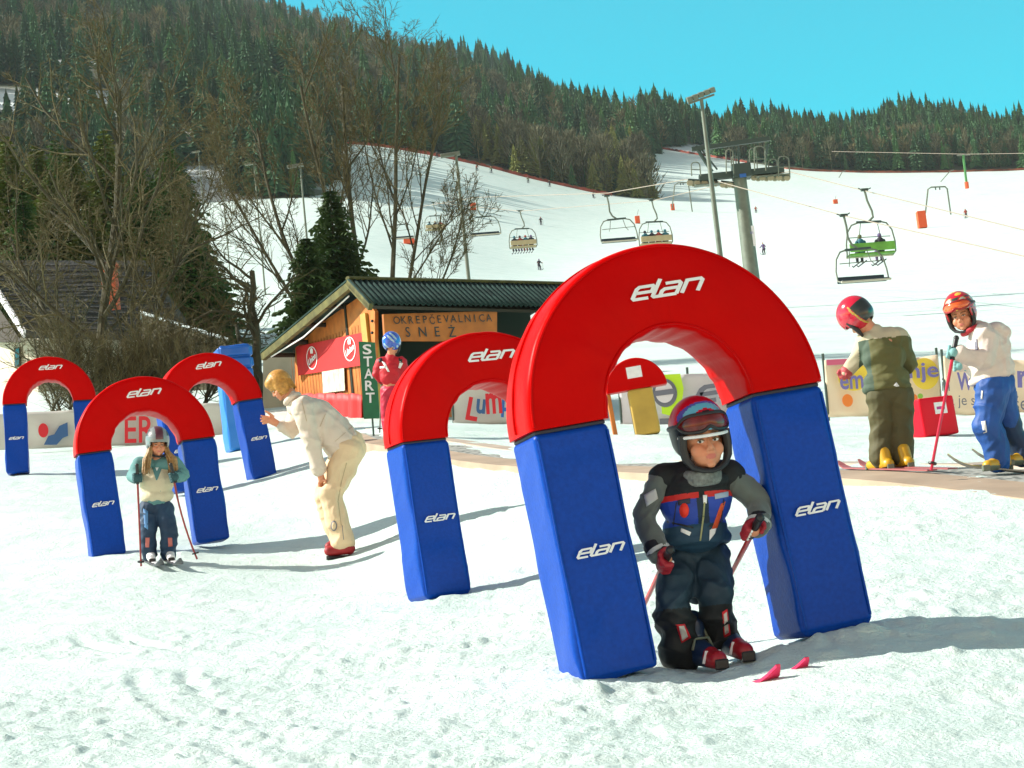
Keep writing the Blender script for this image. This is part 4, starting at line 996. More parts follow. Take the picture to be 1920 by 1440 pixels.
# ------------------------------------------------------------------ chairs
def chair_parts(g, occupied, padcol):
    M = M_steel; cx = 0.0 if occupied else .45; sg = -1 if occupied else 1
    gr = MB(); gr.box((0, 0, .03), (.34, .16, .12)); gr.tube([(-.32, 0, .10), (-.1, 0, .02), (.1, 0, .02), (.30, 0, .13)], .03, 6); gr.build('grip', M_dsteel, g, local=True, bevel=.03, smooth=False)
    MB().tube([(0, 0, 0), (.06*sg, 0, -.5), (.22*sg if occupied else .06, 0, -1.0), (.24*sg if occupied else .2, 0, -1.3), (cx, 0, -1.5)], .055, 8).build('hanger', M, g, local=True)
    tb = MB(); tb.tube([(cx-.6, 0, -1.54), (cx+.6, 0, -1.50)], .06, 8); tb.build('top_beam', M_dsteel, g, local=True)
    for s in (-1, 1):
        c = cx; pth = [(c+s*.5, 0, -1.52), (c+s*.85, -.02, -1.62), (c+s*1.08, -.05, -1.95), (c+s*1.18, -.1, -2.5), (c+s*1.18, -.18, -2.95), (c+s*1.12, -.45, -3.05)]
        MB().tube(pth, .038, 8).build('side_frame', M, g, local=True)
        MB().tube([(c+s*.4, 0, -1.55), (c+s*.5, -.1, -2.1), (c+s*.62, -.3, -2.35)], .02, 6).build('bar_link', M, g, local=True)
    MB().tube([(cx-1.05, -.3, -2.2), (cx+1.05, -.3, -2.15)], .022, 6).build('safety_bar', M, g, local=True)
    se = MB(); rbox(se, (cx, -.28, -3.0), (2.2, .5, .10), .04, res=3); se.build('seat', padcol, g, local=True)
    bk = MB(); rbox(bk, (cx, .10 if occupied else .12, -2.72 if occupied else -2.86), (2.2, .07, .40 if occupied else .30), .04, Matrix.Identity(4), res=3); bk.build('backrest', padcol, g, local=True)
    MB().tube([(cx-1.15, -.52, -3.06), (cx+1.15, -.52, -3.04)], .05, 8).build('front_rail', M_pale, g, local=True)
M_pale = mat('pale_rail', (.5, .48, .38), .6); M_seat = mat('dark_seat_pad', (.012, .035, .05), .55); M_tan = mat('tan_backrest', (.45, .38, .22), .7, var=(3, .1)); M_lime = mat('green_backrest', (.12, .34, .04), .5, var=(2, .3))
cols = [mat('jacket_'+n_, c, .8) for n_, c in (('dark', (.02, .02, .03)), ('violet', (.14, .10, .22)), ('rust', (.28, .05, .03)), ('olive', (.12, .13, .05)), ('tealish', (.02, .12, .16)), ('sand', (.4, .33, .22)))]
M_skin = mat('skin', (.62, .30, .20), .55)
def tiny_person(label, loc, yaw, pose, jc, pc, h=1.7, group=None, skis=True):
    """small far figure: one body mesh, jacket, trousers, helmet, skis"""
    g = thing('person', label, 'person', loc, (0, 0, yaw), group=group); s = h/1.7
    J = {'sit': dict(hip=(0, 0, 0), kn=(0, -.42, .02), an=(0, -.45, -.42), sh=(0, .06, .48), hd=(0, .02, .74), el=(.27, -.08, .26), ha=(.2, -.38, .18)),
         'ski': dict(hip=(0, .12, .80), kn=(0, -.12, .45), an=(0, .0, .08), sh=(0, -.06, 1.25), hd=(0, -.12, 1.5), el=(.34, -.12, 1.02), ha=(.36, -.42, .98)),
         'stand': dict(hip=(0, .02, .88), kn=(0, -.03, .46), an=(0, .02, .08), sh=(0, 0, 1.36), hd=(0, -.02, 1.6), el=(.28, .0, 1.1), ha=(.3, -.22, .98))}[pose]
    V = lambda k, dx=0: tuple(np.array((J[k][0]+dx, J[k][1], J[k][2]))*s)
    b = MB(); t = MB(); j = MB()
    for sx in (-1, 1):
        hp = tuple(np.array((sx*.10, J['hip'][1], J['hip'][2]))*s); kn = tuple(np.array((sx*.13, J['kn'][1], J['kn'][2]))*s); an = tuple(np.array((sx*.13, J['an'][1], J['an'][2]))*s)
        t.cap(hp, .115*s, kn, .09*s, 8); t.cap(kn, .088*s, an, .075*s, 8)
        sh = tuple(np.array((sx*.2, J['sh'][1], J['sh'][2]))*s); el = tuple(np.array((sx*J['el'][0], J['el'][1], J['el'][2]))*s); ha = tuple(np.array((sx*J['ha'][0], J['ha'][1], J['ha'][2]))*s)
        j.cap(sh, .085*s, el, .065*s, 8); j.cap(el, .062*s, ha, .05*s, 8); b.cap(ha, .045*s, tuple(np.array(ha)+np.array((0, -.06, -.01))*s), .035*s, 8)
    hp = V('hip'); sh = V('sh'); j.cap(hp, .16*s, sh, .19*s, 10)
    hd = V('hd'); b.ell(hd, (.085*s, .10*s, .12*s), seg=10); b.cap(sh, .06*s, hd, .05*s, 8)
    b.build('body', M_skin, g, local=True); t.build('trousers', pc, g, local=True); j.build('jacket', jc, g, local=True)
    hm = MB().ell((hd[0], hd[1]+.015*s, hd[2]+.03*s), (.115*s, .13*s, .12*s), seg=10); hm.build('helmet', rng.choice(cols), g, local=True)
    if skis:
        for sx in (-1, 1):
            an = np.array((sx*.13, J['an'][1], J['an'][2]-.12))*s; k = MB(); k.tube([(an[0], an[1]+.7*s, an[2]), (an[0], an[1]-.8*s, an[2]), (an[0], an[1]-.95*s, an[2]+.08)], .035, 4); k.build('ski', cols[0], g, local=True)
            if pose != 'sit':
                ha = np.array((sx*J['ha'][0], J['ha'][1]-.05, J['ha'][2]))*s; MB().tube([ha, ha+np.array((sx*.1, .35, -ha[2]))], .014, 4).build('ski_pole', cols[0], g, local=True)
    return g
chairs = [(1582, 405, 94, 0, 'empty four seat chair nearest the camera, right of the tower', M_seat), (1621, 357, 100, 2, 'chair with a bright green backrest carrying two riders', M_lime),
          (1138, 368, 135, 0, 'empty chair just above the left shoulder of the nearest arch', M_seat), (1222, 376, 148, 4, 'tan backed chair with four riders partly hidden by the nearest arch', M_tan),
          (892, 371, 164, 0, 'empty chair with dark seat right of the slim lamp post', M_seat), (975, 396, 180, 4, 'tan backed chair with four riders above the kiosk roof', M_tan),
          (812, 380, 238, 3, 'tan backed chair with riders just left of the slim lamp post', M_tan), (742, 394, 215, 0, 'empty chair glimpsed between the leafless stems', M_seat)]
for x, y, d, n, lab, pc in chairs:
    yaw = R(12 if d < 100 else 8)+(math.pi if n else 0)
    g = thing('chairlift_chair', lab, 'lift chair', tuple(P(x, y, d)), (0, 0, yaw), group='chairs hanging from the lift cables')
    chair_parts(g, n, pc)
    for i in range(n):
        M = MW[g.name]; lx = -((i+.5)/n-.5)*1.9; p = M @ Vector((lx, -.20, -2.86))
        w_ = {2: ('yellow helmeted left rider', 'dark helmeted right rider'), 3: ('left rider', 'middle rider', 'right rider'), 4: ('leftmost rider', 'second rider from the left', 'third rider from the left', 'rightmost rider')}[n][i]
        wh = {100: 'on the green backed chair', 148: 'on the tan chair above the nearest arch', 180: 'on the tan chair above the kiosk roof', 238: 'on the tan chair left of the slim lamp post'}[d]
        tiny_person('small '+w_+' '+wh, tuple(p), yaw, 'sit', cols[(i*2+d) % 6], cols[(i+d) % 2*0+(i % 3)], 1.55, 'people riding the chairlift')
# ------------------------------------------------------------------ skiers on the piste
sk = [(1433, 478, 'lone skier in violet below the lift tower notice', 1, 'ski'), (1012, 507, 'dark skier low on the piste above the kiosk ridge', 0, 'ski'), (1015, 424, 'skier right of the tan chair above the kiosk roof', 0, 'ski'),
      (1812, 410, 'skier in dark red standing right of the drag lift gate', 2, 'stand'), (895, 322, 'distant skier high on the piste right of the slim lamp post', 2, 'ski'), (922, 326, 'distant skier beside the wood edge', 3, 'ski'), (1031, 350, 'distant skier near the young pines', 0, 'ski'),
      (1113, 372, 'distant skier just below the end of the young pines', 0, 'ski'), (1418, 400, 'distant skier in red between the tower and the chairs', 2, 'ski'), (820, 296, 'tiny skier at the top of the shaded piste', 0, 'ski'), (991, 345, 'tiny skier above the cables near the wood edge', 3, 'ski')]
def ray_ground(x, y, dmin=30, dmax=900):
    lo = dmin
    for k in range(400):
        d = dmin*(dmax/dmin)**(k/399); p = P(x, y, d)
        if p[2] < G(p[0], p[1]): return np.array([p[0], p[1], G(p[0], p[1])])
    return np.array([*P(x, y, 300)[:2], G(*P(x, y, 300)[:2])])
for i, (x, y, lab, c, pose) in enumerate(sk):
    p = ray_ground(x, y); tiny_person(lab, tuple(p), rng.uniform(-.6, .6), pose, cols[c], cols[0], 1.7, 'skiers on the far piste')
# snow guns and pads
M_org = mat('orange_pad', (.75, .10, .02), .6)
def pad(label, x, y, w_, h_, arm=True):
    p = ray_ground(x, y); d = pix(p)[2]; s = d/FPX; g = thing('padded_snow_lance', label, 'padded post', tuple(p), group='orange padded posts on the piste')
    m = MB(); rbox(m, (0, 0, h_*s/2), (w_*s, w_*s, h_*s), .05, res=2, wr=.05); m.build('pad', M_org, g, local=True)
    if arm: MB().tube([(0, 0, 0), (.1*s, 0, h_*1.1*s), (h_*.3*s, 0, h_*1.9*s)], .05, 6).build('lance', M_steel, g, local=True)
pad('orange padded post at the foot of the drag lift gate on the right', 1730, 428, 16, 32, False); pad('small orange padded snow lance left of the tower column', 1262, 396, 7, 12, False)
pad('small orange pad on the upper piste between tower and chairs', 1567, 383, 8, 8, True); pad('orange pad seen between the leafless stems above the kiosk', 768, 460, 20, 12, False); pad('red pad behind the tan chair above the nearest arch', 1196, 420, 9, 14, True)
pad('red pad hanging in the line of the empty chair right of the slim lamp post', 888, 396, 11, 13, False)
def tbar(label, x0, x1, yt, yb0, yb1):
    p = ray_ground((x0+x1)/2, max(yb0, yb1)); d = pix(p)[2]; g = thing('drag_lift_gate', label, 'lift gate', tuple(p), group='drag lift gates')
    A = P(x0, yb0, d); B = P(x0+5, yt+4, d); C_ = P(x0+11, yt, d); D = P(x1-11, yt-1, d); E = P(x1-7, yt+3, d); F_ = P(x1, yb1, d)
    MB().tube([A, B, C_, D, E, F_], .16, 6).build('gate_frame', M_steel, g); q = MB()
    for t in (.3, .6): c = C_+(D-C_)*t; q.tube([c, c+np.array([0, 0, -.6])], .12, 6)
    q.build('wheel', M_dsteel, g)
tbar('drag lift gate on the slope at the right with an orange pad', 1735, 1783, 351, 400, 404); tbar('drag lift gate just left of the tower', 1260, 1298, 343, 392, 397)
def tpole():
    d = 560; t = P(1806, 291, d); b = P(1813, 350, d); g = thing('lift_pole', 'thin green drag lift pole with red foot in front of the right wood', 'lift pole', tuple(b))
    MB().tube([b, t], .32, 8).build('pole', mat('green_steel', (.06, .25, .06), .5), g); MB().tube([b-np.array([0, 0, .5]), b+(t-b)*.15], .55, 8).build('foot_pad', M_org, g); MB().tube([t+np.array([-1.6, 0, .1]), t+np.array([1.8, 0, 0])], .2, 6).build('arm', M_steel, g)
tpole()
for lab, x0, y0, x1, y1 in (('pale snow lance leaning right on the upper edge of the right piste', 1764, 342, 1783, 319), ('small snow lance on the upper edge of the piste beside the tower', 1573, 334, 1580, 321)):
    p = ray_ground(x0, y0); d = pix(p)[2]; g = thing('snow_lance', lab, 'snow lance', tuple(p), group='bare snow lances'); b = P(x1, y1, d)
    MB().tube([p, p+(b-p)*.9, b+np.array([.9, 0, 0])], .15, 6).build('lance', M_steel, g)
# safety nets along the piste edge
M_net = mat('red_netting', (.24, .05, .03), .9, var=(.3, .6)); M_net2 = mat('brown_netting', (.22, .06, .03), .9, var=(.3, .6))
def net(label, us, h, mt):
    pts_ = []
    for u in us: Y = float(edgeY(u))-2; pts_.append((u*Y, Y, G(u*Y, Y)))
    m = MB(); n = len(pts_)
    vs = [(x, y, z-.3) for x, y, z in pts_]+[(x, y, z+h*(.75+.5*rng.random())) for x, y, z in pts_]
    m.add(vs, [(i, i+1, n+i+1, n+i) for i in range(n-1)]); o = m.build('safety_net', mt, None, smooth=False, fix=False); o.modifiers.new('t', 'SOLIDIFY').thickness = .08
    tag(o, label, 'safety net')
net('low red safety net along the wood edge above the long shaded piste', np.linspace(uel(640, 270)[0], uel(1148, 368)[0], 160), .8, M_net)
net('low red brown safety net along the top edge of the right piste', np.linspace(uel(1470, 334)[0], uel(2100, 352)[0], 140), .7, M_net2)
net('short red safety net beside the tower at the upper snowfield', np.linspace(uel(1232, 300)[0], uel(1400, 300)[0], 60), .8, M_net)
# ------------------------------------------------------------------ people
from mathutils.bvhtree import BVHTree
def blob(name, mb, mats, parent, voxel=.008, smooth=5, wr=None, assign=None, squash=None):
    """join solid pieces into one continuous skin, smooth it, add cloth folds"""
    tmp = MB.build(mb, 'tmp', [], None, fix=True)
    if wr: wr = (wr[0]*1.7, wr[1], wr[2])
    md = tmp.modifiers.new('r', 'REMESH'); md.mode = 'VOXEL'; md.voxel_size = voxel
    ms = tmp.modifiers.new('s', 'SMOOTH'); ms.factor = .5; ms.iterations = smooth
    dg = bpy.context.evaluated_depsgraph_get(); me = bpy.data.meshes.new_from_object(tmp.evaluated_get(dg)); om = tmp.data
    bpy.data.objects.remove(tmp); bpy.data.meshes.remove(om)
    n = len(me.vertices); V = np.empty(n*3); me.vertices.foreach_get('co', V); V = V.reshape(-1, 3)
    if wr:
        N = np.empty(n*3); me.vertex_normals.foreach_get('vector', N); N = N.reshape(-1, 3); amp, sc, sd = wr
        x, y, z = V[:, 0]*sc, V[:, 1]*sc, V[:, 2]*sc
        wx = vn(x*.5+y*.3, z*.4, sd+4)*2.4; wz = vn(x*.6, z*.5+y*.4, sd+6)*2.0
        f = vn(x*.55+y*.5+wx, z*1.25+x*.45+wz, sd); f = (0.5-np.abs(f)*2)*np.clip(.55+1.6*vn(x*.3+y*.2, z*.3, sd+9), 0, 1.2)
        g_ = vn(z*.9-x*.9+wz, y*.8+x*.3+wx, sd+3); g_ = (.5-np.abs(g_)*2); f2 = vn(x*2+y*2, z*2.4-x, sd+2); V = V+N*((f-.1)*amp*.6+(g_-.1)*amp*.35+f2*amp*.25)[:, None]
    W = V.copy()
    if parent is not None:
        Mi = np.array(MW[rootof(parent).name].inverted()); V = V @ Mi[:3, :3].T+Mi[:3, 3]
    me.vertices.foreach_set('co', V.ravel()); me.name = name
    me.materials.clear()
    for q in (mats if isinstance(mats, (list, tuple)) else [mats]): me.materials.append(q)
    if assign:
        mi = []
        for p in me.polygons:
            c = W[list(p.vertices)].mean(0); mi.append(assign(c))
        me.polygons.foreach_set('material_index', mi)
    else: me.polygons.foreach_set('material_index', [0]*len(me.polygons))
    me.polygons.foreach_set('use_smooth', [True]*len(me.polygons)); me.update()
    o = bpy.data.objects.new(name, me); COL.objects.link(o); o.parent = parent
    return o
def stick(name, target, poly, mt, off=.003, n=5):
    """badge lying on a garment: quad (or ring of points) laid on the cloth surface"""
    Mw = MW[rootof(target).name]; me = target.data
    bv = BVHTree.FromPolygons([Mw @ v.co for v in me.vertices], [tuple(p.vertices) for p in me.polygons])
    def hit(x, y):
        o = Vector(CAM); dr = Vector(P(x, y, 10)-CAM).normalized(); h = bv.ray_cast(o, dr)
        return h[0]-dr*off if h[0] is not None else None
    pts_ = []
    if len(poly) == 4:
        a, b, c, d = [np.array(p, float) for p in poly]; g = []
        for i in range(n+1):
            for j in range(n+1):
                u, v = i/n, j/n; p = (a*(1-u)+b*u)*(1-v)+(d*(1-u)+c*u)*v; g.append(hit(*p))
        ok = [p for p in g if p is not None]
        if len(ok) < 4: return None
        av = sum(ok, Vector())/len(ok); g = [p if p is not None else av for p in g]
        fs = [(i*(n+1)+j, i*(n+1)+j+1, (i+1)*(n+1)+j+1, (i+1)*(n+1)+j) for i in range(n) for j in range(n)]
        mb = MB().add(g, fs)
    else:
        ps = [hit(*p) for p in poly]; ok = [p for p in ps if p is not None]
        if len(ok) < 3: return None
        av = sum(ok, Vector())/len(ok); ps = [p if p is not None else av for p in ps]
        cen = hit(sum(p[0] for p in poly)/len(poly), sum(p[1] for p in poly)/len(poly)) or av
        mb = MB().add([cen]+ps, [(0, i+1, (i+1) % len(ps)+1) for i in range(len(ps))])
    o = mb.build(name, mt, target, smooth=True, fix=False); o.modifiers.new('t', 'SOLIDIFY').thickness = .002
    return o
class Head:
    def __init__(s, c, fwd, up, k=1.0):
        s.c = np.array(c); f = np.array(fwd, float); f /= np.linalg.norm(f); u = np.array(up, float); u -= f*u.dot(f); u /= np.linalg.norm(u)
        s.f, s.u, s.r, s.k = f, u, np.cross(f, u), k      # local x = right hand side seen along the gaze
        s.M3 = Matrix(((s.r[0], s.f[0], s.u[0]), (s.r[1], s.f[1], s.u[1]), (s.r[2], s.f[2], s.u[2])))
    def p(s, x, y, z): return s.c+(s.r*x+s.f*y+s.u*z)*s.k
    def loc(s, w): d = (np.array(w)-s.c)/s.k; return np.array((d.dot(s.r), d.dot(s.f), d.dot(s.u)))
def head_prims(mb, h):
    k = h.k; M = h.M3
    mb.ell(h.p(0, -.012, .042), (.076*k, .092*k, .105*k), M); mb.ell(h.p(0, .026, -.043), (.061*k, .056*k, .054*k), M)
    for s in (-1, 1):
        mb.ell(h.p(s*.036, .048, -.028), (.032*k, .028*k, .032*k), M, 14); mb.ell(h.p(s*.078, -.01, .0), (.012*k, .02*k, .03*k), M, 10)
    mb.cap(h.p(0, .074, .012), .0085*k, h.p(0, .092, -.022), .0115*k, 10)
    for s in (-1, 1): mb.ell(h.p(s*.011, .084, -.028), .0085*k, None, 10)
    mb.cap(h.p(-.016, .078, -.050), .0065*k, h.p(.016, .078, -.050), .0065*k, 10); mb.cap(h.p(-.013, .077, -.060), .0070*k, h.p(.013, .077, -.060), .0070*k, 10)
    mb.ell(h.p(0, .062, -.082), (.022*k, .020*k, .017*k), M, 12)
    for s in (-1, 1): mb.cap(h.p(s*.018, .078, .026), .007*k, h.p(s*.048, .064, .024), .007*k, 8)
def face_assign(h):
    def f(c):
        x, y, z = h.loc(c)
        if y > .070 and abs(x) < .020 and abs(z+.055) < .0095*(1-(x/.021)**2)**.6+.0005: return 1
        if y > .03 and .018 < abs(x) < .058 and -.050 < z < -.010: return 2
        return 0
    return f
M_lip = mat('lips', (.55, .15, .11), .5); M_cheek = mat('cheek_skin', (.635, .235, .122), .55); M_eyew = mat('eye_white', (.7, .68, .65), .2); M_iris = mat('dark_iris', (.03, .025, .02), .15); M_brow = mat('brow_hair', (.16, .09, .04), .8)
def eyes(h, g, gaze=0.0, open_=1.0):
    k = h.k
    for s in (-1, 1):
        MB().ell(h.p(s*.031, .0735, .006), (.0135*k, .006*k, .0062*k*open_), h.M3, 12).build('eye', [M_eyew], g)
        MB().ell(h.p(s*.031+gaze*.005, .0785, .006), (.0060*k, .0025*k, .0058*k*open_), h.M3, 10).build('iris', M_iris, g)
        MB().tube([h.p(s*.016, .0785, .008), h.p(s*.03, .0815, .0145), h.p(s*.047, .074, .009)], [.0016*k, .0030*k, .0016*k], 6).build('eyelid', M_brow, g)
        MB().tube([h.p(s*.014, .0835, .024), h.p(s*.032, .084, .031), h.p(s*.052, .072, .026)], [.0020*k, .0032*k, .0015*k], 6).build('eyebrow', M_brow, g)
def helmet(h, g, mats, fn, low=-.075, sc=1.0, cz=.062, open_z=.035, open_x=.082):
    seg = 132; k = h.k; mb = MB(); rx, ry, rz = .110*sc, .133*sc, .130*sc; rg = 66; vs = []
    for i in range(rg+1):
        ph = math.pi*i/rg
        for j in range(seg):
            th = 2*math.pi*j/seg; x, y, z = rx*math.sin(ph)*math.cos(th), -.012+ry*math.sin(ph)*math.sin(th), cz+rz*math.cos(ph)
            if z < cz-.03: t = (cz-.03-z)/.2; x *= 1+.5*t; y = y*(1+.3*t)
            vs.append((x, y, z))
    fs = []; ms = []
    for i in range(rg):
        for j in range(seg):
            q = (j+1) % seg; f = (i*seg+j, (i+1)*seg+j, (i+1)*seg+q, i*seg+q); c = np.mean([vs[a] for a in f], 0)
            if c[2] < low or (c[1] > .02 and c[2] < open_z and abs(c[0]) < open_x) or (c[1] < -.05 and c[2] < low+.03): continue
            fs.append(f); ms.append(fn(c))
    mb.v = [tuple(h.p(*v)) for v in vs]; mb.f = fs; mb.m = ms
    import bmesh
    o = mb.build('helmet', mats, g, fix=True, auto=0)
    b = bmesh.new(); b.from_mesh(o.data); bmesh.ops.delete(b, geom=[v for v in b.verts if not v.link_faces], context='VERTS'); bmesh.ops.remove_doubles(b, verts=b.verts, dist=1e-5); b.to_mesh(o.data); b.free()
    sm = o.modifiers.new('t', 'SOLIDIFY'); sm.thickness = .010*k; sm.offset = 1
    # padding round the face opening and ear pads
    t = MB(); pth = [h.p(*q) for q in ((-.088, .045, .04), (-.092, .035, -.01), (-.086, .035, -.055), (-.066, .045, -.088), (-.034, .062, -.104), (0, .068, -.110), (.034, .062, -.104), (.066, .045, -.088), (.086, .035, -.055), (.092, .035, -.01), (.088, .045, .04))]
    t.tube(pth, [.018*k, .018*k, .017*k, .013*k, .010*k, .009*k, .010*k, .013*k, .017*k, .018*k, .018*k], 8); t.build('chin_strap', M_black, o)
    return o
def goggles(h, helm, z0, z1, lens, frame_m, rim=None, sc=1.0, a0=64, y_off=.014):
    k = h.k; rx, ry = .110*sc+y_off, .133*sc+y_off
    def pt(a, z, e=0):
        kk = math.sqrt(max(.2, 1-((z-.062)/(.150*sc))**2)); return h.p((rx+e)*kk*math.sin(a), -.012+(ry+e)*kk*math.cos(a), z)
    A = R(a0); n = 30
    def zlo(a): return z0+(.016*math.exp(-(a/.16)**2))
    vs = []; fs = []
    for i in range(n+1):
        a = -A+2*A*i/n; e = 1-abs(2*i/n-1)**6
        zm = (z0+z1)/2
        for j in range(6):
            t = j/5; lo = zm+(zlo(a)-zm)*e; hi = zm+(z1-zm)*e; vs.append(pt(a, lo+(hi-lo)*t, .004*math.sin(math.pi*t)))
    for i in range(n):
        for j in range(5): fs.append((i*6+j, i*6+j+1, (i+1)*6+j+1, (i+1)*6+j))
    g = MB().add(vs, fs).build('goggles', lens, helm, fix=False); s = g.modifiers.new('t', 'SOLIDIFY'); s.thickness = .004*k; s.offset = 0
    lo = [vs[i*6] for i in range(n+1)]; hi = [vs[i*6+5] for i in range(n+1)]
    fr = MB(); fr.tube(lo+hi[::-1]+[lo[0]], .0075*k, 8); o = fr.build('goggle_frame', frame_m, helm)
    st = MB(); st.tube([pt(R(a), (z0+z1)/2, -.006) for a in range(a0, 181, 8)], .010*k, 6, flat=None); st.tube([pt(R(-a), (z0+z1)/2, -.006) for a in range(a0, 181, 8)], .010*k, 6); st.build('goggle_strap', M_black, helm)
    if rim:
        MB().tube([pt(a, z0-.012-.006*math.cos(a*1.5), -.004) for a in np.linspace(-A*1.1, A*1.1, 26)], .0065*k, 8).build('peak_rim', rim, helm)
def hand_prims(mb, C, axis, out, k=1.0, r=.0095, grip=.013, along=None, gap=.020):
    """fist closed on a rod through C along axis; out = direction the knuckles face; five separate fingers"""
    C = Vector(C); a = Vector(axis).normalized(); o = Vector(out); o = (o-a*o.dot(a)).normalized(); s = a.cross(o)
    mb.ell(C+s*.020*k+o*.004*k, (.020*k, .024*k, .036*k), Matrix((s, o, a)).transposed(), 14)
    for i in range(4):
        z = (-.030+gap*i)*k; R_ = (grip+r)*k; ln = (.93, 1.0, .97, .82)[i]; pts_ = []
        for t in range(6):
            an = R(55-t*50*ln); pts_.append(C+a*z+s*math.cos(an)*R_*1.15+o*math.sin(an+R(20))*R_*1.15)
        for t in range(5): mb.cap(pts_[t], r*k*(1-.05*t), pts_[t+1], r*k*(1-.05*(t+1)), 8)
    tp = [C+s*.026*k-a*.02*k, C+s*.006*k-o*.022*k-a*.030*k, C-s*.014*k-o*.022*k-a*.018*k, C-s*.024*k-o*.010*k-a*.006*k]
    for t in range(3): mb.cap(tp[t], r*1.15*k*(1-.07*t), tp[t+1], r*1.1*k*(1-.07*(t+1)), 8)
def ski(name, g, foot, tip, base_mat, tail=.55, w=.065, lift=.10, stripe=None, gpar=None):
    f = np.array(foot); t = np.array(tip); d = t-f; L = np.linalg.norm(d[:2]); u = d/L; s = np.array([-u[1], u[0], 0]); s = s/np.linalg.norm(s)
    vs = []; n = 22; S = np.linspace(-tail, L, n)
    for q in S:
        e = (q-(L-.16))/.16; z = lift*max(0, e)**2; ww = w/2*(1.1 if q < 0 else 1)*(1-.75*max(0, e)**3); c = f+u*q
        for (a, b) in ((-ww, 0), (ww, 0), (ww, .010), (-ww, .010)): vs.append(tuple(c+s*a+np.array([0, 0, z+b])))
    fs = [(i*4+j, i*4+(j+1) % 4, (i+1)*4+(j+1) % 4, (i+1)*4+j) for i in range(n-1) for j in range(4)]+[(0, 1, 2, 3), (4*n-4, 4*n-1, 4*n-2, 4*n-3)]
    mb = MB().add(vs, fs); o = mb.build(name, base_mat, g, smooth=False)
    if stripe:
        m2 = MB()
        for (q0, q1) in ((L-.26, L-.004), (L*.3, L*.5)):
            vv = []
            for q in np.linspace(q0, q1, 8):
                e = (q-(L-.16))/.16; z = lift*max(0, e)**2; c = f+u*q; ww = w*.32*(1-.7*max(0, e)**3)
                vv += [tuple(c-s*ww+np.array([0, 0, z+.0125])), tuple(c+s*ww+np.array([0, 0, z+.0125]))]
            m2.add(vv, [(2*i, 2*i+1, 2*i+3, 2*i+2) for i in range(7)])
        q = m2.build('ski_stripe', stripe, o, smooth=False, fix=False); q.modifiers.new('t', 'SOLIDIFY').thickness = .002
    return o
def ski_pole(g, top, tip, mt, r=.009, basket=True, bend=0.0):
    a = np.array(top); b = np.array(tip); d = (b-a)/np.linalg.norm(b-a); mid = (a+b)/2+np.array([bend, 0, 0])
    pth = [a*(1-t)**2+2*mid*t*(1-t)+b*t*t for t in np.linspace(0, 1, 9)]
    o = MB().tube(pth, [r*1.15]*3+[r]*6, 8).build('ski_pole', mt, g)
    MB().tube([a-d*.05, a+d*.10], r*1.7, 10).build('grip', M_black, o)
    MB().ell(a-d*.055, r*2.0, None, 10).build('grip_knob', M_black, o)
    if basket:
        c = b-d*.05; MB().tube([c-d*.006, c+d*.006], .028, 14).build('basket', M_black, o)
    return o
def boot_prims(mb, heel, toe, k=1.0, h=.17):
    heel = Vector(heel); toe = Vector(toe); d = (toe-heel); u = Vector((0, 0, 1))
    mb.cap(heel+u*.045*k, .045*k, toe+u*.035*k, .038*k, 14); mb.cap(heel+u*.05*k+d*.12, .05*k, heel+u*h*k+d*.22, .052*k, 14); mb.cap(heel+d*.35+u*.07*k, .045*k, toe-d*.2+u*.04*k, .04*k, 14)
def binding(g, heel, toe, mt=None):
    heel = np.array(heel); toe = np.array(toe)
    for c in (toe+(toe-heel)*.12, heel-(toe-heel)*.08):
        mb = MB(); mb.box(tuple(c+np.array([0, 0, .018])), (.05, .05, .04), None); mb.build('binding', mt or M_black, g, bevel=.006, smooth=False)
def settle(g, foot, lift=0.0):
    """stand the figure on the snow below its feet"""
    z = G(foot[0], foot[1])+lift; dz = z-foot[2]; print('settle', g['label'][:20], round(dz, 3)); g.location.z += dz

M_skin2 = mat('child_skin', (.62, .25, .135), .5, bump=(60, .1, .002))
skin_set = [M_skin2, M_lip, M_cheek]

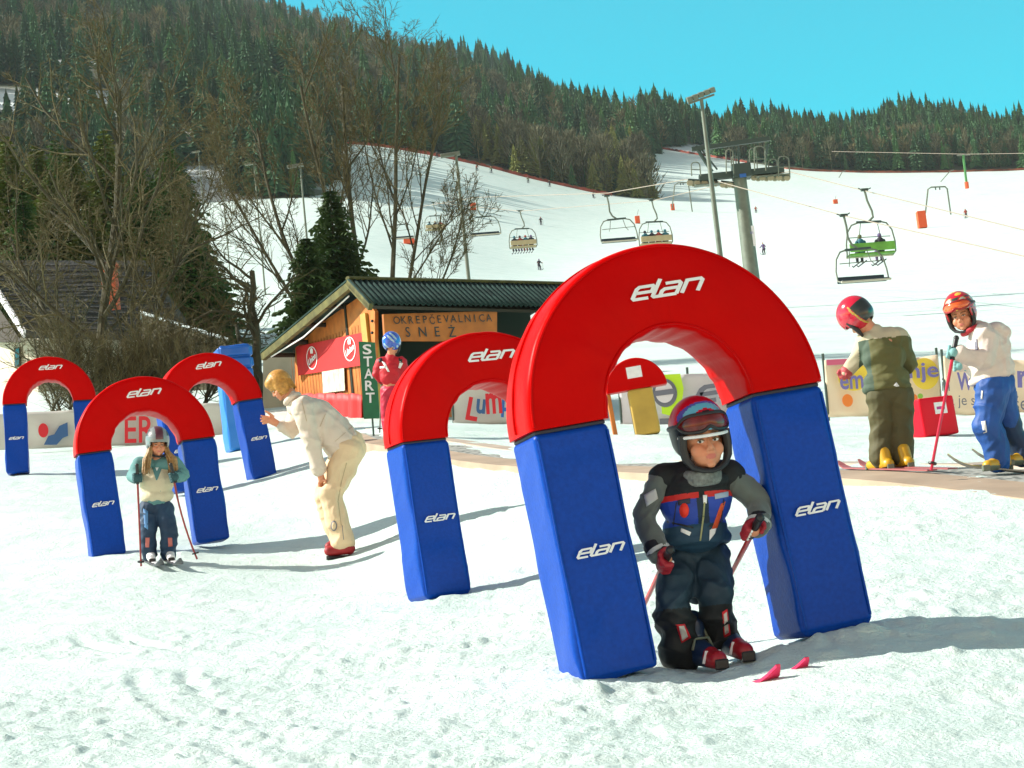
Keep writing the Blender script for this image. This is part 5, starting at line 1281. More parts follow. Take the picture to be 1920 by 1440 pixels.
# ---- the crouching boy under the nearest arch ------------------------------------------
def boy():
    D = 8.05
    B = lambda x, y, z=0: P(x, y, D+z)
    g = thing('person', 'boy in blue and grey ski suit, striped helmet and goggles, crouching under the nearest arch', 'person', tuple(B(1320, 1250)))
    h = Head(B(1315, 832, -.02), (.30, -1, -.06), (-.09, 0, 1), .98)
    sL, eL, wL = B(1240, 905, .04), B(1208, 968, .03), B(1229, 1026, -.05); sR, eR, wR = B(1374, 899, .04), B(1423, 942, .05), B(1424, 978, -.05)
    hip = B(1301, 1045, .12); chest = B(1303, 945, .03); kL, kR = B(1262, 1128, -.05), B(1340, 1118, -.03); aL, aR = B(1282, 1222, .06), B(1352, 1198, .10); hL, hR = B(1276, 1050, .12), B(1328, 1048, .12)
    hdL, hdR = B(1248, 1050, -.10), B(1413, 994, -.10); tipL, tipR = B(1176, 1200, .75), B(1312, 1190, .75)
    m = MB(); head_prims(m, h); m.cap(h.p(0, -.02, -.05), .05, B(1312, 905, .03), .05); m.cap(B(1306, 925, .05), .07, hip, .065)
    m.chain([sL, eL, wL, hdL], [.03, .028, .024, .026]); m.chain([sR, eR, wR, hdR], [.03, .028, .024, .026]); m.cap(sL+np.array([.03, 0, -.02]), .03, sR+np.array([-.03, 0, -.02]), .03)
    m.chain([hL, kL, aL], [.06, .045, .035]); m.chain([hR, kR, aR], [.06, .045, .035])
    body = blob('body', m, skin_set, g, .0042, 3, assign=face_assign(h)); eyes(h, body, gaze=.8)
    # grey jacket
    gm = mat('grey_fleece', (.105, .125, .115), .85, bump=(40, .35, .004), var=(14, .12), sheen=.3)
    m = MB(); m.cap(B(1305, 930, .04), .09, B(1301, 1000, .10), .08); m.cap(sL, .050, sR, .050); m.chain([sL, eL, wL], [.052, .047, .041]); m.chain([sR, eR, wR], [.052, .050, .042])
    m.cap(wL, .044, B(1235, 1036, -.07), .045); m.cap(wR, .047, B(1421, 985, -.07), .047)
    jk = blob('jacket', m, gm, g, .0065, 5, wr=(.012, 17, 3))
    stick('sleeve_badge', jk, [(1207, 928), (1229, 916), (1234, 935), (1212, 950)], mat('grey_badge', (.5, .52, .52), .7))
    # fleece neck warmer
    m = MB(); c = B(1316, 889, -.015)
    m.tube([c+np.array([.054*math.cos(a), -.005+.054*math.sin(a), .012*math.sin(a)]) for a in np.linspace(0, 2*math.pi, 37)], .021, 12)
    m.tube([c+np.array([.058*math.cos(a), .0+.058*math.sin(a), -.020+.012*math.sin(a)]) for a in np.linspace(0, 2*math.pi, 37)], .021, 12)
    blob('neck_warmer', m, mat('pale_grey_fleece', (.17, .19, .18), .9, bump=(90, 1.0, .006), var=(60, .35)), g, .005, 1)
    # vest
    zy, zs, zb = B(1300, 927)[2], B(1300, 938)[2], B(1300, 985)[2]
    nv = mat('navy_cloth', (.008, .022, .045), .75, bump=(30, .4, .005), var=(9, .2)); bl_ = mat('royal_blue_cloth', (.012, .045, .33), .6, bump=(30, .4, .005), var=(9, .15)); rd = mat('red_stripe_cloth', (.55, .015, .01), .6); bk = mat('black_cloth', (.008, .010, .012), .8, bump=(30, .5, .005)); tl = mat('teal_navy_cloth', (.010, .045, .085), .7, bump=(30, .5, .005), var=(9, .2))
    m = MB(); m.ell(B(1304, 940, .03), (.142, .105, .12)); m.ell(B(1302, 992, .06), (.126, .105, .095)); m.cap(B(1246, 895, .045), .060, B(1368, 890, .045), .060); m.ell(B(1305, 896, .04), (.125, .09, .06))
    m.tube([B(1300, 1012, .08)+np.array([.118*math.cos(a), .10*math.sin(a), .0]) for a in np.linspace(0, 2*math.pi, 25)], .028, 8)
    c = B(1311, 902, .02); m.tube([c+np.array([.092*math.cos(a), .08*math.sin(a), .0+.012*math.sin(a)]) for a in np.linspace(0, 2*math.pi, 25)], .024, 10)
    cx = B(1316, 960)[0]
    def va(c):
        d = (c[2]-zy); mid = abs(c[0]-cx)
        if c[1] > D+.07: return 0 if c[2] < zy else 3
        if c[2] > zy: return 3
        if c[2] > zs: return 2 if mid > .012 else 3
        if c[2] > zb: return 1 if mid > .022 else 0
        return 4
    vest = blob('vest', m, [nv, bl_, rd, bk, tl], g, .0055, 6, wr=(.010, 13, 5), assign=va)
    def line(name, pts_, w_, mt): 
        for i in range(len(pts_)-1):
            (x0, y0), (x1, y1) = pts_[i], pts_[i+1]; stick(name, vest, [(x0-w_, y0), (x0+w_, y0), (x1+w_, y1), (x1-w_, y1)], mt, n=4)
    line('zipper', [(1322, 932), (1319, 970), (1313, 1014)], 1.6, mat('zip_metal', (.30, .30, .14), .4)); stick('zip_pull', vest, [(1318, 928), (1326, 928), (1325, 944), (1319, 944)], M_white)
    stick('emblem', vest, [(1283+9*math.cos(a), 957+14*math.sin(a)) for a in np.linspace(0, 6.0, 12)], mat('scarlet_print', (.75, .03, .01), .6)); stick('print', vest, [(1270, 938), (1294, 934), (1294, 944), (1271, 948)], M_seam)
    stick('print', vest, [(1340, 926), (1366, 921), (1366, 931), (1341, 936)], mat('pale_blue_print', (.35, .42, .55), .6)); stick('orange_flash', vest, [(1352, 945), (1361, 940), (1345, 990), (1335, 992)], mat('orange_red_flash', (.62, .08, .02), .6))
    stick('print', vest, [(1277, 990), (1296, 998), (1293, 1005), (1276, 997)], M_white); stick('print', vest, [(1331, 994), (1345, 984), (1341, 1000), (1330, 1014)], M_white)
    stick('collar_tag', vest, [(1344, 880), (1353, 874), (1352, 890), (1345, 894)], mat('scarlet_tag', (.6, .02, .03), .6))
    line('seam', [(1268, 942), (1262, 985)], .8, M_seam); line('seam', [(1358, 936), (1352, 980)], .8, M_seam); pass
    stick('pocket_edge', vest, [(1238, 974), (1300, 988), (1300, 991), (1238, 977)], M_black); stick('pocket_edge', vest, [(1330, 986), (1372, 968), (1372, 971), (1330, 989)], M_black)
    for w0, w1 in ((B(1226, 1018, -.05), B(1236, 1036, -.07)), (B(1424, 972, -.05), B(1421, 984, -.07))):
        d_ = (w1-w0)/np.linalg.norm(w1-w0); MB().tube([w1-d_*.012, w1+d_*.004], .0475, 18).build('cuff_band', bpy.data.materials['grey_badge'], jk)
    # trousers
    tr = mat('dark_teal_trousers', (.010, .032, .055), .7, bump=(22, .6, .006), var=(7, .3)); trb = mat('black_knee_cloth', (.007, .009, .011), .7, bump=(22, .6, .006)); trl = mat('blue_side_cloth', (.02, .06, .30), .7)
    m = MB(); m.ell(B(1303, 1048, .12), (.118, .10, .09)); m.chain([hL, kL], [.088, .074]); m.chain([kL, B(1270, 1185, .0), B(1276, 1232, .05)], [.074, .078, .080]); m.chain([hR, kR], [.086, .070]); m.chain([kR, B(1346, 1165, .04), aR], [.070, .066, .062])
    m.ell(B(1250, 1126, -.07), (.045, .05, .038)); m.ell(B(1356, 1112, -.06), (.038, .045, .036)); m.ell(B(1246, 1155, .02), (.03, .05, .07)); m.ell(B(1302, 1078, .10), (.075, .06, .11))
    zk = B(1300, 1140)[2]
    tro = blob('trousers', m, [tr, trb, trl], g, .0065, 4, wr=(.020, 11, 7), assign=lambda c: 1 if c[2] < zk else 0)
    for q in ([(1267, 1172), (1284, 1170), (1296, 1196), (1278, 1206)], [(1354, 1148), (1364, 1142), (1370, 1190), (1358, 1196)]):
        (a, b, c_, d_) = q; cx_ = sum(p[0] for p in q)/4; cy_ = sum(p[1] for p in q)/4
        stick('shin_patch', tro, q, M_r); stick('shin_patch', tro, [(cx_+(x-cx_)*.6, cy_+(y-cy_)*.8) for x, y in q], mat('silver_patch', (.55, .52, .48), .5), off=.006)
    # boots, skis
    bm = mat('navy_boot', (.012, .03, .08), .35, var=(20, .2)); br = mat('crimson_boot', (.34, .010, .02), .4)
    for nm, heel, toe, tip in (('left', B(1296, 1246, .06), B(1348, 1254, -.12), P(1462, 1270, 7.40)), ('right', B(1346, 1222, .16), B(1398, 1238, -.03), P(1516, 1256, 7.55))):
        m = MB(); boot_prims(m, heel, toe, .95); u = (toe-heel)/np.linalg.norm(toe-heel)
        bo = blob('boot', m, [bm, br], g, .005, 3, assign=lambda c, H=heel, U=u, L=np.linalg.norm(toe-heel): 1 if (c-H).dot(U) > L*.74 else 0)
        for f, zz in ((.35, .13), (.5, .095), (.85, .05)):
            c = heel+(toe-heel)*f+np.array([0, 0, zz]); s = np.cross(u, (0, 0, 1)); MB().tube([c+s*.046-np.array([0, 0, .03]), c+s*.03+np.array([0, 0, .012]), c-s*.03+np.array([0, 0, .012]), c-s*.046-np.array([0, 0, .03])], .006, 6).build('buckle', M_white if f > .8 else M_steel, bo)
        foot = (heel+toe)/2-np.array([0, 0, .02]); ski('ski', g, foot-np.array([0, 0, .025]), tip-np.array([0, 0, .025]), mat('pink_ski', (.75, .02, .10), .35) if nm == 'left' else bpy.data.materials['pink_ski'], tail=.42, stripe=mat('dark_ski_stripe', (.03, .035, .08), .35) if nm == 'left' else bpy.data.materials['dark_ski_stripe'], lift=.06)
        binding(g, heel, toe)
    # gloves and poles
    gb = mat('black_glove', (.010, .010, .012), .6, bump=(50, .4, .003)); gr_ = mat('crimson_glove', (.32, .008, .02), .55, bump=(50, .4, .003)); pm = mat('red_ski_pole', (.55, .05, .05), .3)
    for C, wr_, tip, out in ((hdL, wL, tipL, (.55, -.75, -.2)), (hdR, wR, tipR, (-.2, -.9, -.2))):
        ax = (tip-C)/np.linalg.norm(tip-C); m = MB(); hand_prims(m, C, ax, out, 1.12, r=.0115, grip=.012); m.cap(wr_, .036, C+(wr_-C)*.35, .032)
        m.cap(wr_+(wr_-C)*.0, .046, wr_+(C-wr_)*.3, .044)
        wz = wr_+(C-wr_)*.8; dd = (C-wr_)/np.linalg.norm(C-wr_)
        gl = blob('glove', m, [gb, gr_], g, .0028, 2, assign=lambda c, W=wz, d=dd: 1 if (c-W).dot(d) > 0 else 0)
        kn = MB(); o = Vector(out); a = Vector(ax); o = (o-a*o.dot(a)).normalized(); s = a.cross(o)
        for i in range(4): kn.ell(Vector(C)+a*(-.034+.0225*i)+o*.028+s*.004, (.006, .006, .006), None, 8)
        kn.build('knuckle_guard', M_white, gl)
        ski_pole(g, C-ax*.05, tip, pm)
    # helmet
    hr = mat('crimson_helmet_shell', (.48, .004, .02), .28, spec=.3); hc = mat('cyan_helmet_band', (.10, .38, .52), .2, coat=.5); hw = mat('white_helmet_shell', (.62, .64, .64), .2, coat=.5); hk = mat('black_helmet_shell', (.008, .009, .011), .35, spec=.3); hb = mat('blue_helmet_edge', (.06, .08, .35), .2, coat=.5)
    def hf(c):
        x, y, z = c; e = (x/.11)**2
        r2 = (x/.075)**2+((z-.095)/.048)**2
        if y > .02 and r2 < 1 and r2 > .35: return 1
        if z > .118-.35*abs(x): return 4 if (y > .02 and 1 < r2 < 1.35) else 0
        if x < -.05 and z < .02 and -.06 < y < .03: return 2
        return 3
    he = helmet(h, g, [hr, hc, hw, hk, hb], hf, open_z=.045, sc=.90)
    goggles(h, he, .042, .108, mat('red_brown_lens', (.14, .012, .008), .12, spec=.5, var=(18, .5)), M_black, rim=M_white, sc=.90)
boy()

# ---- bending woman in cream ------------------------------------------------------------
def woman():
    D = 17.9; B = lambda x, y, z=0: P(x, y, D+z)
    g = thing('person', 'bare headed blond woman in a cream ski suit bending forward with one arm stretched out', 'person', tuple(B(636, 1040)))
    h = Head(B(526, 727), (-.80, -.12, -.52), (-.52, 0, .80), .92)
    cream = mat('cream_suit', (.68, .50, .31), .75, bump=(16, .5, .01), var=(6, .10))
    cz = mat('cream_jacket', (.62, .52, .43), .75, bump=(16, .5, .01), var=(6, .10))
    neck = B(548, 748, 0); ch = B(583, 775); wa = B(625, 815); hp = B(652, 842)
    sN, eN, wN = B(567, 765, -.16), B(585, 832, -.17), B(600, 888, -.14); sF, eF, wF = B(560, 768, .17), B(548, 806, .10), B(524, 797, .0)
    kN, aN = B(622, 930, -.10), B(641, 1008, -.08); kF, aF = B(610, 930, .12), B(632, 1004, .14)
    m = MB(); head_prims(m, h); m.cap(h.p(0, -.03, -.03), .055, neck, .06); m.cap(ch, .12, hp, .11); m.cap(B(570, 762, -.13), .05, B(562, 765, .13), .05)
    handN, handF = B(603, 899, -.13), B(506, 787, -.02)
    m.chain([sN, eN, wN, handN], [.05, .038, .028, .030]); m.chain([sF, eF, wF], [.05, .038, .028])
    m.chain([B(650, 848, -.09), kN, aN], [.08, .055, .04]); m.chain([B(645, 848, .09), kF, aF], [.08, .055, .04])
    # open far hand: palm, four spread fingers and a thumb
    pd = (handF-wF)/np.linalg.norm(handF-wF); m.cap(wF, .028, handF, .034)
    for i, (dx, dy) in enumerate(((-16, -7), (-17, -2), (-16, 3), (-13, 7))):
        b0 = handF+(B(506, 787+dy*.5)-B(506, 787)); m.chain([b0, B(506+dx*.55, 787+dy*.85, -.04), B(506+dx, 787+dy*1.05, -.06+.01*i)], [.011, .010, .008], 8)
    m.chain([B(512, 781, -.02), B(503, 774, -.06), B(498, 771, -.08)], [.013, .011, .009], 8)
    # near hand resting on the thigh
    for i in range(4): m.chain([handN, B(598+i*2.3, 905, -.14+.012*i), B(598+i*2.4, 912, -.12+.012*i)], [.018, .010, .008], 8)
    m.chain([handN, B(609, 900, -.17), B(611, 905, -.17)], [.014, .011, .009], 8)
    body = blob('body', m, skin_set, g, .0048, 2, assign=face_assign(h)); eyes(h, body)
    # hair: bob hanging towards the face
    hm = mat('blond_hair', (.50, .24, .045), .42, var=(30, .3), bump=(60, .6, .008))
    m = MB(); m.ell(h.p(0, -.022, .055), (.094, .108, .105), h.M3, 24); m.ell(h.p(0, .035, .085), (.078, .065, .055), h.M3)
    for s in (-1, 1): m.ell(h.p(s*.072, -.01, .0), (.028, .062, .085), h.M3); 
    m.ell(h.p(0, -.07, .01), (.075, .045, .085), h.M3)
    hair = blob('hair', m, hm, g, .006, 6)
    tuft = MB(); q = random.Random(4)
    for i in range(260):
        a = q.uniform(-2.6, 2.6); r_ = q.uniform(.9, .985); x, y = .096*math.sin(a)*r_, -.022-.10*math.cos(a)*r_ if abs(a) < 1.6 else -.022-.10*math.cos(a)*r_
        top = h.p(x*.8, y*.8, .11+q.uniform(-.02, .02)); mid = h.p(x*1.06, y*1.06, .04); bot = h.p(x*.98, y*.98, -.07+q.uniform(-.015, .01)) 
        if y > .05: bot = h.p(x, y*1.05, .02)
        tuft.tube([top, mid, bot], [.003, .004, .002], 4, cap=False)
    tuft.build('hair_strands', hm, hair)
    # jacket
    m = MB(); m.ell(ch, (.14, .18, .14)); m.cap(B(572, 766, -.08), .115, B(648, 838, -.04), .138, 20); m.cap(B(572, 769, .08), .11, B(645, 842, .05), .135, 20); m.cap(B(600, 780), .138, B(652, 836), .150, 20)
    m.cap(neck, .075, B(560, 762), .10)
    m.chain([sN, eN, B(598, 880, -.145)], [.095, .075, .062]); m.chain([sF, eF, B(529, 799, .0)], [.09, .07, .052])
    jk = blob('jacket', m, cz, g, .009, 5, wr=(.024, 7.5, 11))
    m = MB(); c = B(548, 748); m.tube([c+np.array([.055*math.cos(a), .085*math.sin(a), .03*math.cos(a)]) for a in np.linspace(0, 2*math.pi, 21)], .026, 8); blob('collar', m, cz, g, .008, 3)
    # trousers
    m = MB(); m.ell(B(655, 838), (.145, .165, .15)); m.chain([B(654, 845, -.08), kN], [.125, .098]); m.chain([kN, B(634, 975, -.09), B(643, 1015, -.08)], [.098, .100, .098]); m.chain([B(650, 845, .08), kF], [.13, .095]); m.chain([kF, B(622, 975, .12), B(634, 1010, .13)], [.095, .085, .085])
    tr = blob('trousers', m, cream, g, .009, 5, wr=(.024, 6.5, 14))
    stick('leg_badge', tr, [(626+6*math.cos(a), 986+10*math.sin(a)) for a in np.linspace(0, 6, 12)], M_gp)
    stick('leg_badge', tr, [(626+4*math.cos(a), 986+7.5*math.sin(a)) for a in np.linspace(0, 6, 12)], cream, off=.006)
    stick('zipper', tr, [(641, 985), (642, 985), (645, 1012), (644, 1012)], M_gp)
    sm_ = mat('cream_seam', (.40, .30, .18), .8)
    for a_, b_ in (((650, 868), (640, 905)), ((640, 905), (634, 940)), ((634, 940), (640, 985))): stick('seam', tr, [(a_[0]-.5, a_[1]), (a_[0]+.5, a_[1]), (b_[0]+.5, b_[1]), (b_[0]-.5, b_[1])], sm_)
    for a_, b_ in (((566, 752), (575, 790)), ((612, 772), (600, 800)), ((660, 800), (628, 828)), ((645, 846), (668, 826))): stick('seam', jk, [(a_[0]-.5, a_[1]), (a_[0]+.5, a_[1]), (b_[0]+.5, b_[1]), (b_[0]-.5, b_[1])], sm_)
    for z, x0, x1, y in ((-.08, 664, 610, 1038), (.13, 650, 611, 1030)):
        m = MB(); boot_prims(m, B(x0-8, y+2, z), B(x1+8, y+4, z-.03), 1.15, .13); bo = blob('shoe', m, mat('red_shoe', (.30, .008, .012), .6, var=(20, .2)), g, .008, 3)
        a, b = B(x0-2, y+6, z), B(x1+2, y+8, z-.03); MB().tube([a, (a+b)/2, b], [.05, .048, .045], 10, flat=.35).build('sole', M_black, bo)
    settle(g, B(636, 1044), .0)
woman()

# ---- small girl with ski poles ---------------------------------------------------------
def girl():
    D = 17.6; B = lambda x, y, z=0: P(x, y, D+z)
    g = thing('person', 'small girl with long hair, grey helmet and cream vest standing on skis with two poles', 'person', tuple(B(297, 1048)))
    h = Head(B(295, 828, -.02), (.35, -1, -.12), (.05, 0, 1), .82)
    sL, eL, hL = B(262, 862), B(250, 884, .02), B(257, 888, -.18); sR, eR, hR = B(325, 860), B(342, 882, .02), B(326, 886, -.18)
    hp = B(293, 940, .04); kL, kR, aL, aR = B(277, 985, -.04), B(317, 985, -.04), B(279, 1034, .04), B(314, 1032, .04)
    m = MB(); head_prims(m, h); m.cap(h.p(0, -.02, -.04), .045, B(293, 855), .05); m.cap(B(293, 875, .03), .09, hp, .08); m.cap(sL, .045, sR, .045)
    m.chain([sL, eL, hL], [.04, .032, .028]); m.chain([sR, eR, hR], [.04, .032, .028]); m.chain([B(280, 942, .03), kL, aL], [.06, .045, .035]); m.chain([B(306, 942, .03), kR, aR], [.06, .045, .035])
    body = blob('body', m, skin_set, g, .0048, 2, assign=face_assign(h)); eyes(h, body, open_=.5)
    teal = mat('teal_sleeve', (.10, .24, .24), .8, bump=(20, .5, .01)); cr = mat('cream_vest', (.60, .52, .36), .8, bump=(25, .5, .01), var=(8, .1)); bl_ = mat('navy_trousers', (.012, .04, .09), .7, bump=(20, .5, .01), var=(6, .3)); bb = mat('blue_panel', (.10, .25, .50), .7)
    m = MB(); m.cap(sL, .062, sR, .062); m.chain([sL, eL, hL+(eL-hL)*.15], [.062, .058, .045]); m.chain([sR, eR, hR+(eR-hR)*.15], [.062, .058, .045]); m.cap(B(293, 890, .03), .11, B(293, 920, .03), .115)
    blob('jacket', m, teal, g, .007, 5, wr=(.012, 13, 4))
    m = MB(); m.ell(B(293, 893, .02), (.145, .12, .155)); m.cap(B(272, 868, .02), .06, B(314, 867, .02), .06); m.ell(B(294, 922, .02), (.142, .118, .075))
    ve = blob('vest', m, cr, g, .006, 6, wr=(.012, 11, 8))
    stick('neck_opening', ve, [(281, 858), (308, 857), (294, 892), (292, 892)], teal); stick('shirt', ve, [(286, 857), (303, 856), (294, 874), (293, 874)], M_white, off=.006)
    m = MB(); m.ell(hp, (.12, .10, .09)); m.chain([B(280, 945, .03), kL, B(279, 1032, .02)], [.085, .072, .066]); m.chain([B(306, 945, .03), kR, B(314, 1030, .02)], [.085, .072, .066])
    x0 = B(279, 960)[0]
    tr = blob('trousers', m, [bl_, bb], g, .007, 5, wr=(.020, 11, 3))
    stick('side_panel', tr, [(268, 945), (277, 950), (277, 985), (270, 980)], bb); stick('knee_patch', tr, [(272, 1000), (280, 1000), (279, 1018), (272, 1018)], mat('pink_patch', (.55, .16, .14), .7)); stick('knee_patch', tr, [(314, 1000), (322, 1000), (323, 1016), (315, 1017)], bpy.data.materials['pink_patch'])
    hm = mat('light_brown_hair', (.34, .19, .07), .5, var=(30, .4), bump=(60, .8, .01)); q = random.Random(3); hr = MB()
    for s in (-1, 1):
        for i in range(60):
            x = s*(.072+q.uniform(-.01, .02)); y = q.uniform(-.04, .05); w_ = q.uniform(.02, .08)
            hr.tube([h.p(x, y, .0), h.p(x*1.15, y+.02, -.06), h.p(x+s*w_, y+.05+q.uniform(-.02, .02), -.13), h.p(x+s*(w_*1.1+.01), y+.06, -.20-q.uniform(0, .10))], [.006, .009, .009, .003], 4, cap=False)
    hr.build('hair', hm, g)
    sh = mat('grey_helmet_shell', (.20, .22, .22), .3, coat=.3); dk = mat('maroon_helmet_shell', (.10, .02, .03), .3, coat=.3)
    he = helmet(h, g, [sh, dk, M_black], lambda c: 1 if (abs(c[0]) < .035 and c[2] > .06) else (2 if c[2] > .1 and abs(c[0]) > .07 else 0), low=-.06)
    gd = mat('dark_teal_glove', (.02, .07, .08), .7)
    for C, W, tip in ((hL, eL, P(264, 1056, 17.5)), (hR, eR, P(369, 1040, 17.4))):
        ax = (tip-C)/np.linalg.norm(tip-C); m = MB(); hand_prims(m, C, ax, (0, -1, .1), 1.05, r=.012); m.cap(C+(W-C)*.45, .045, C, .036); blob('glove', m, gd, g, .0045, 2)
        ski_pole(g, C-ax*.05, tip, mat('dark_red_pole', (.28, .03, .03), .4), .008, bend=.0 if C is hL else -.05)
    bt = mat('pink_boot', (.50, .05, .08), .4)
    for a, z in (((280, 1040), .0), ((316, 1038), .0)):
        heel, toe = B(a[0], a[1], .10), B(a[0]+5, a[1]+7, -.12); m = MB(); boot_prims(m, heel, toe, .9, .16); bo = blob('boot', m, [bt, M_white], g, .007, 2, assign=lambda c, Z=heel[2]: 1 if c[2] < Z+.05 else 0)
        ski('ski', g, (heel+toe)/2-np.array([0, 0, .01]), B(a[0]+22, a[1]+14, -.62), mat('black_white_ski', (.05, .05, .06), .4), tail=.35, w=.075, lift=.05, stripe=M_white); binding(g, heel, toe)
    settle(g, B(297, 1046), .015)
girl()

# ---- child in olive seen from behind ---------------------------------------------------
def olive():
    D = 15.4; B = lambda x, y, z=0: P(x, y, D+z)
    g = thing('person', 'child seen from behind in olive brown ski suit and glossy red helmet, head bowed', 'person', tuple(B(1668, 885)))
    h = Head(B(1612, 604, .02), (-.62, .55, -.62), (-.42, .05, .85), .98)
    sL, eL, hL = B(1627, 640, .04), B(1607, 676, .10), B(1583, 706, .12); sR, eR, hR = B(1683, 640, .02), B(1702, 685, .10), B(1672, 700, .28)
    hp = B(1668, 735); kL, kR, aL, aR = B(1655, 800, .03), B(1690, 800, .03), B(1652, 865), B(1692, 862)
    m = MB(); head_prims(m, h); m.cap(h.p(0, -.02, -.04), .045, B(1645, 632), .05); m.cap(B(1655, 650), .10, hp, .09); m.cap(sL, .05, sR, .05)
    m.chain([sL, eL, hL], [.045, .035, .03]); m.chain([sR, eR, hR], [.045, .035, .03]); m.chain([B(1652, 740), kL, aL], [.07, .05, .04]); m.chain([B(1686, 740), kR, aR], [.07, .05, .04])
    blob('body', m, skin_set, g, .006, 2)
    ol = mat('olive_cloth', (.105, .10, .030), .75, bump=(16, .5, .01), var=(5, .2)); bg_ = mat('beige_cloth', (.50, .43, .30), .8, bump=(16, .5, .01)); tk = mat('dark_teal_cloth', (.06, .09, .06), .8)
    zz = B(1650, 640)[2]; x0 = B(1626, 680)[0]
    m = MB(); m.ell(B(1655, 672), (.155, .125, .19)); m.ell(B(1664, 715), (.165, .13, .12)); m.cap(B(1640, 636), .075, B(1680, 636), .08); m.cap(B(1640, 622), .06, B(1652, 650), .11)
    m.tube([B(1664, 730)+np.array([.145*math.cos(a), .12*math.sin(a), 0]) for a in np.linspace(0, 2*math.pi, 25)], .03, 8)
    m.chain([sL, eL, hL+(eL-hL)*.2], [.082, .070, .052]); m.chain([sR, eR, hR], [.08, .068, .052])
    def ja(c):
        px_, py_, _ = pix(c)
        if c[2] > zz: return 1
        if c[0] < x0-.02 and c[2] > B(1600, 712)[2]: return 1 if c[0] < x0-.05 else 2
        if c[0] < x0+.015: return 2
        return 0
    jk = blob('jacket', m, [ol, bg_, tk], g, .008, 6, wr=(.026, 8, 6), assign=ja)
    stick('back_badge', jk, [(1676, 726), (1681, 719), (1687, 727), (1681, 728)], M_white)
    m = MB(); m.ell(hp, (.15, .12, .10)); m.chain([B(1652, 742), kL, B(1651, 862)], [.11, .092, .080]); m.chain([B(1686, 742), kR, B(1693, 860)], [.105, .09, .080])
    blob('trousers', m, mat('olive_trousers', (.085, .075, .028), .75, bump=(16, .5, .01), var=(5, .2)), g, .008, 6, wr=(.026, 8, 2))
    hr = mat('red_helmet_shell', (.55, .005, .03), .15, coat=.8); hk = mat('dark_helmet_shell', (.02, .025, .02), .3, coat=.4)
    he = helmet(h, g, [hr, hk, M_yel], lambda c: 1 if (c[1] < -.055 and c[2] < .09) else (2 if (abs(c[1]+.045) < .006 and c[2] < .11) else 0), sc=.97)
    m = MB(); hand_prims(m, hL, (.3, .8, -.4), (-.7, -.4, 0), 1.1, r=.012); m.cap(hL+(eL-hL)*.2, .05, hL, .036); blob('glove', m, mat('red_white_glove', (.45, .06, .07), .6), g, .005, 2)
    m = MB(); hand_prims(m, hR, (.3, .8, -.4), (-.7, .4, 0), 1.1, r=.012); m.cap(hR+(eR-hR)*.2, .05, hR, .036); blob('glove', m, bpy.data.materials['red_white_glove'], g, .005, 2)
    yb = mat('yellow_boot', (.60, .33, .01), .4)
    for x, y in ((1654, 879), (1692, 876)):
        heel, toe = B(x+14, y+4, -.10), B(x-20, y+4, .10); m = MB(); boot_prims(m, heel, toe, .92, .15); bo = blob('boot', m, [yb, M_black], g, .007, 2, assign=lambda c, Z=heel[2]: 1 if c[2] < Z+.02 else 0)
        ski('ski', g, (heel+toe)/2-np.array([0, 0, .0]), B(x-80, y+2, .62), mat('red_grey_ski', (.35, .10, .10), .4), tail=.75, w=.07, lift=.05); binding(g, heel, toe, M_steel)
    settle(g, B(1668, 884), .02)
olive()

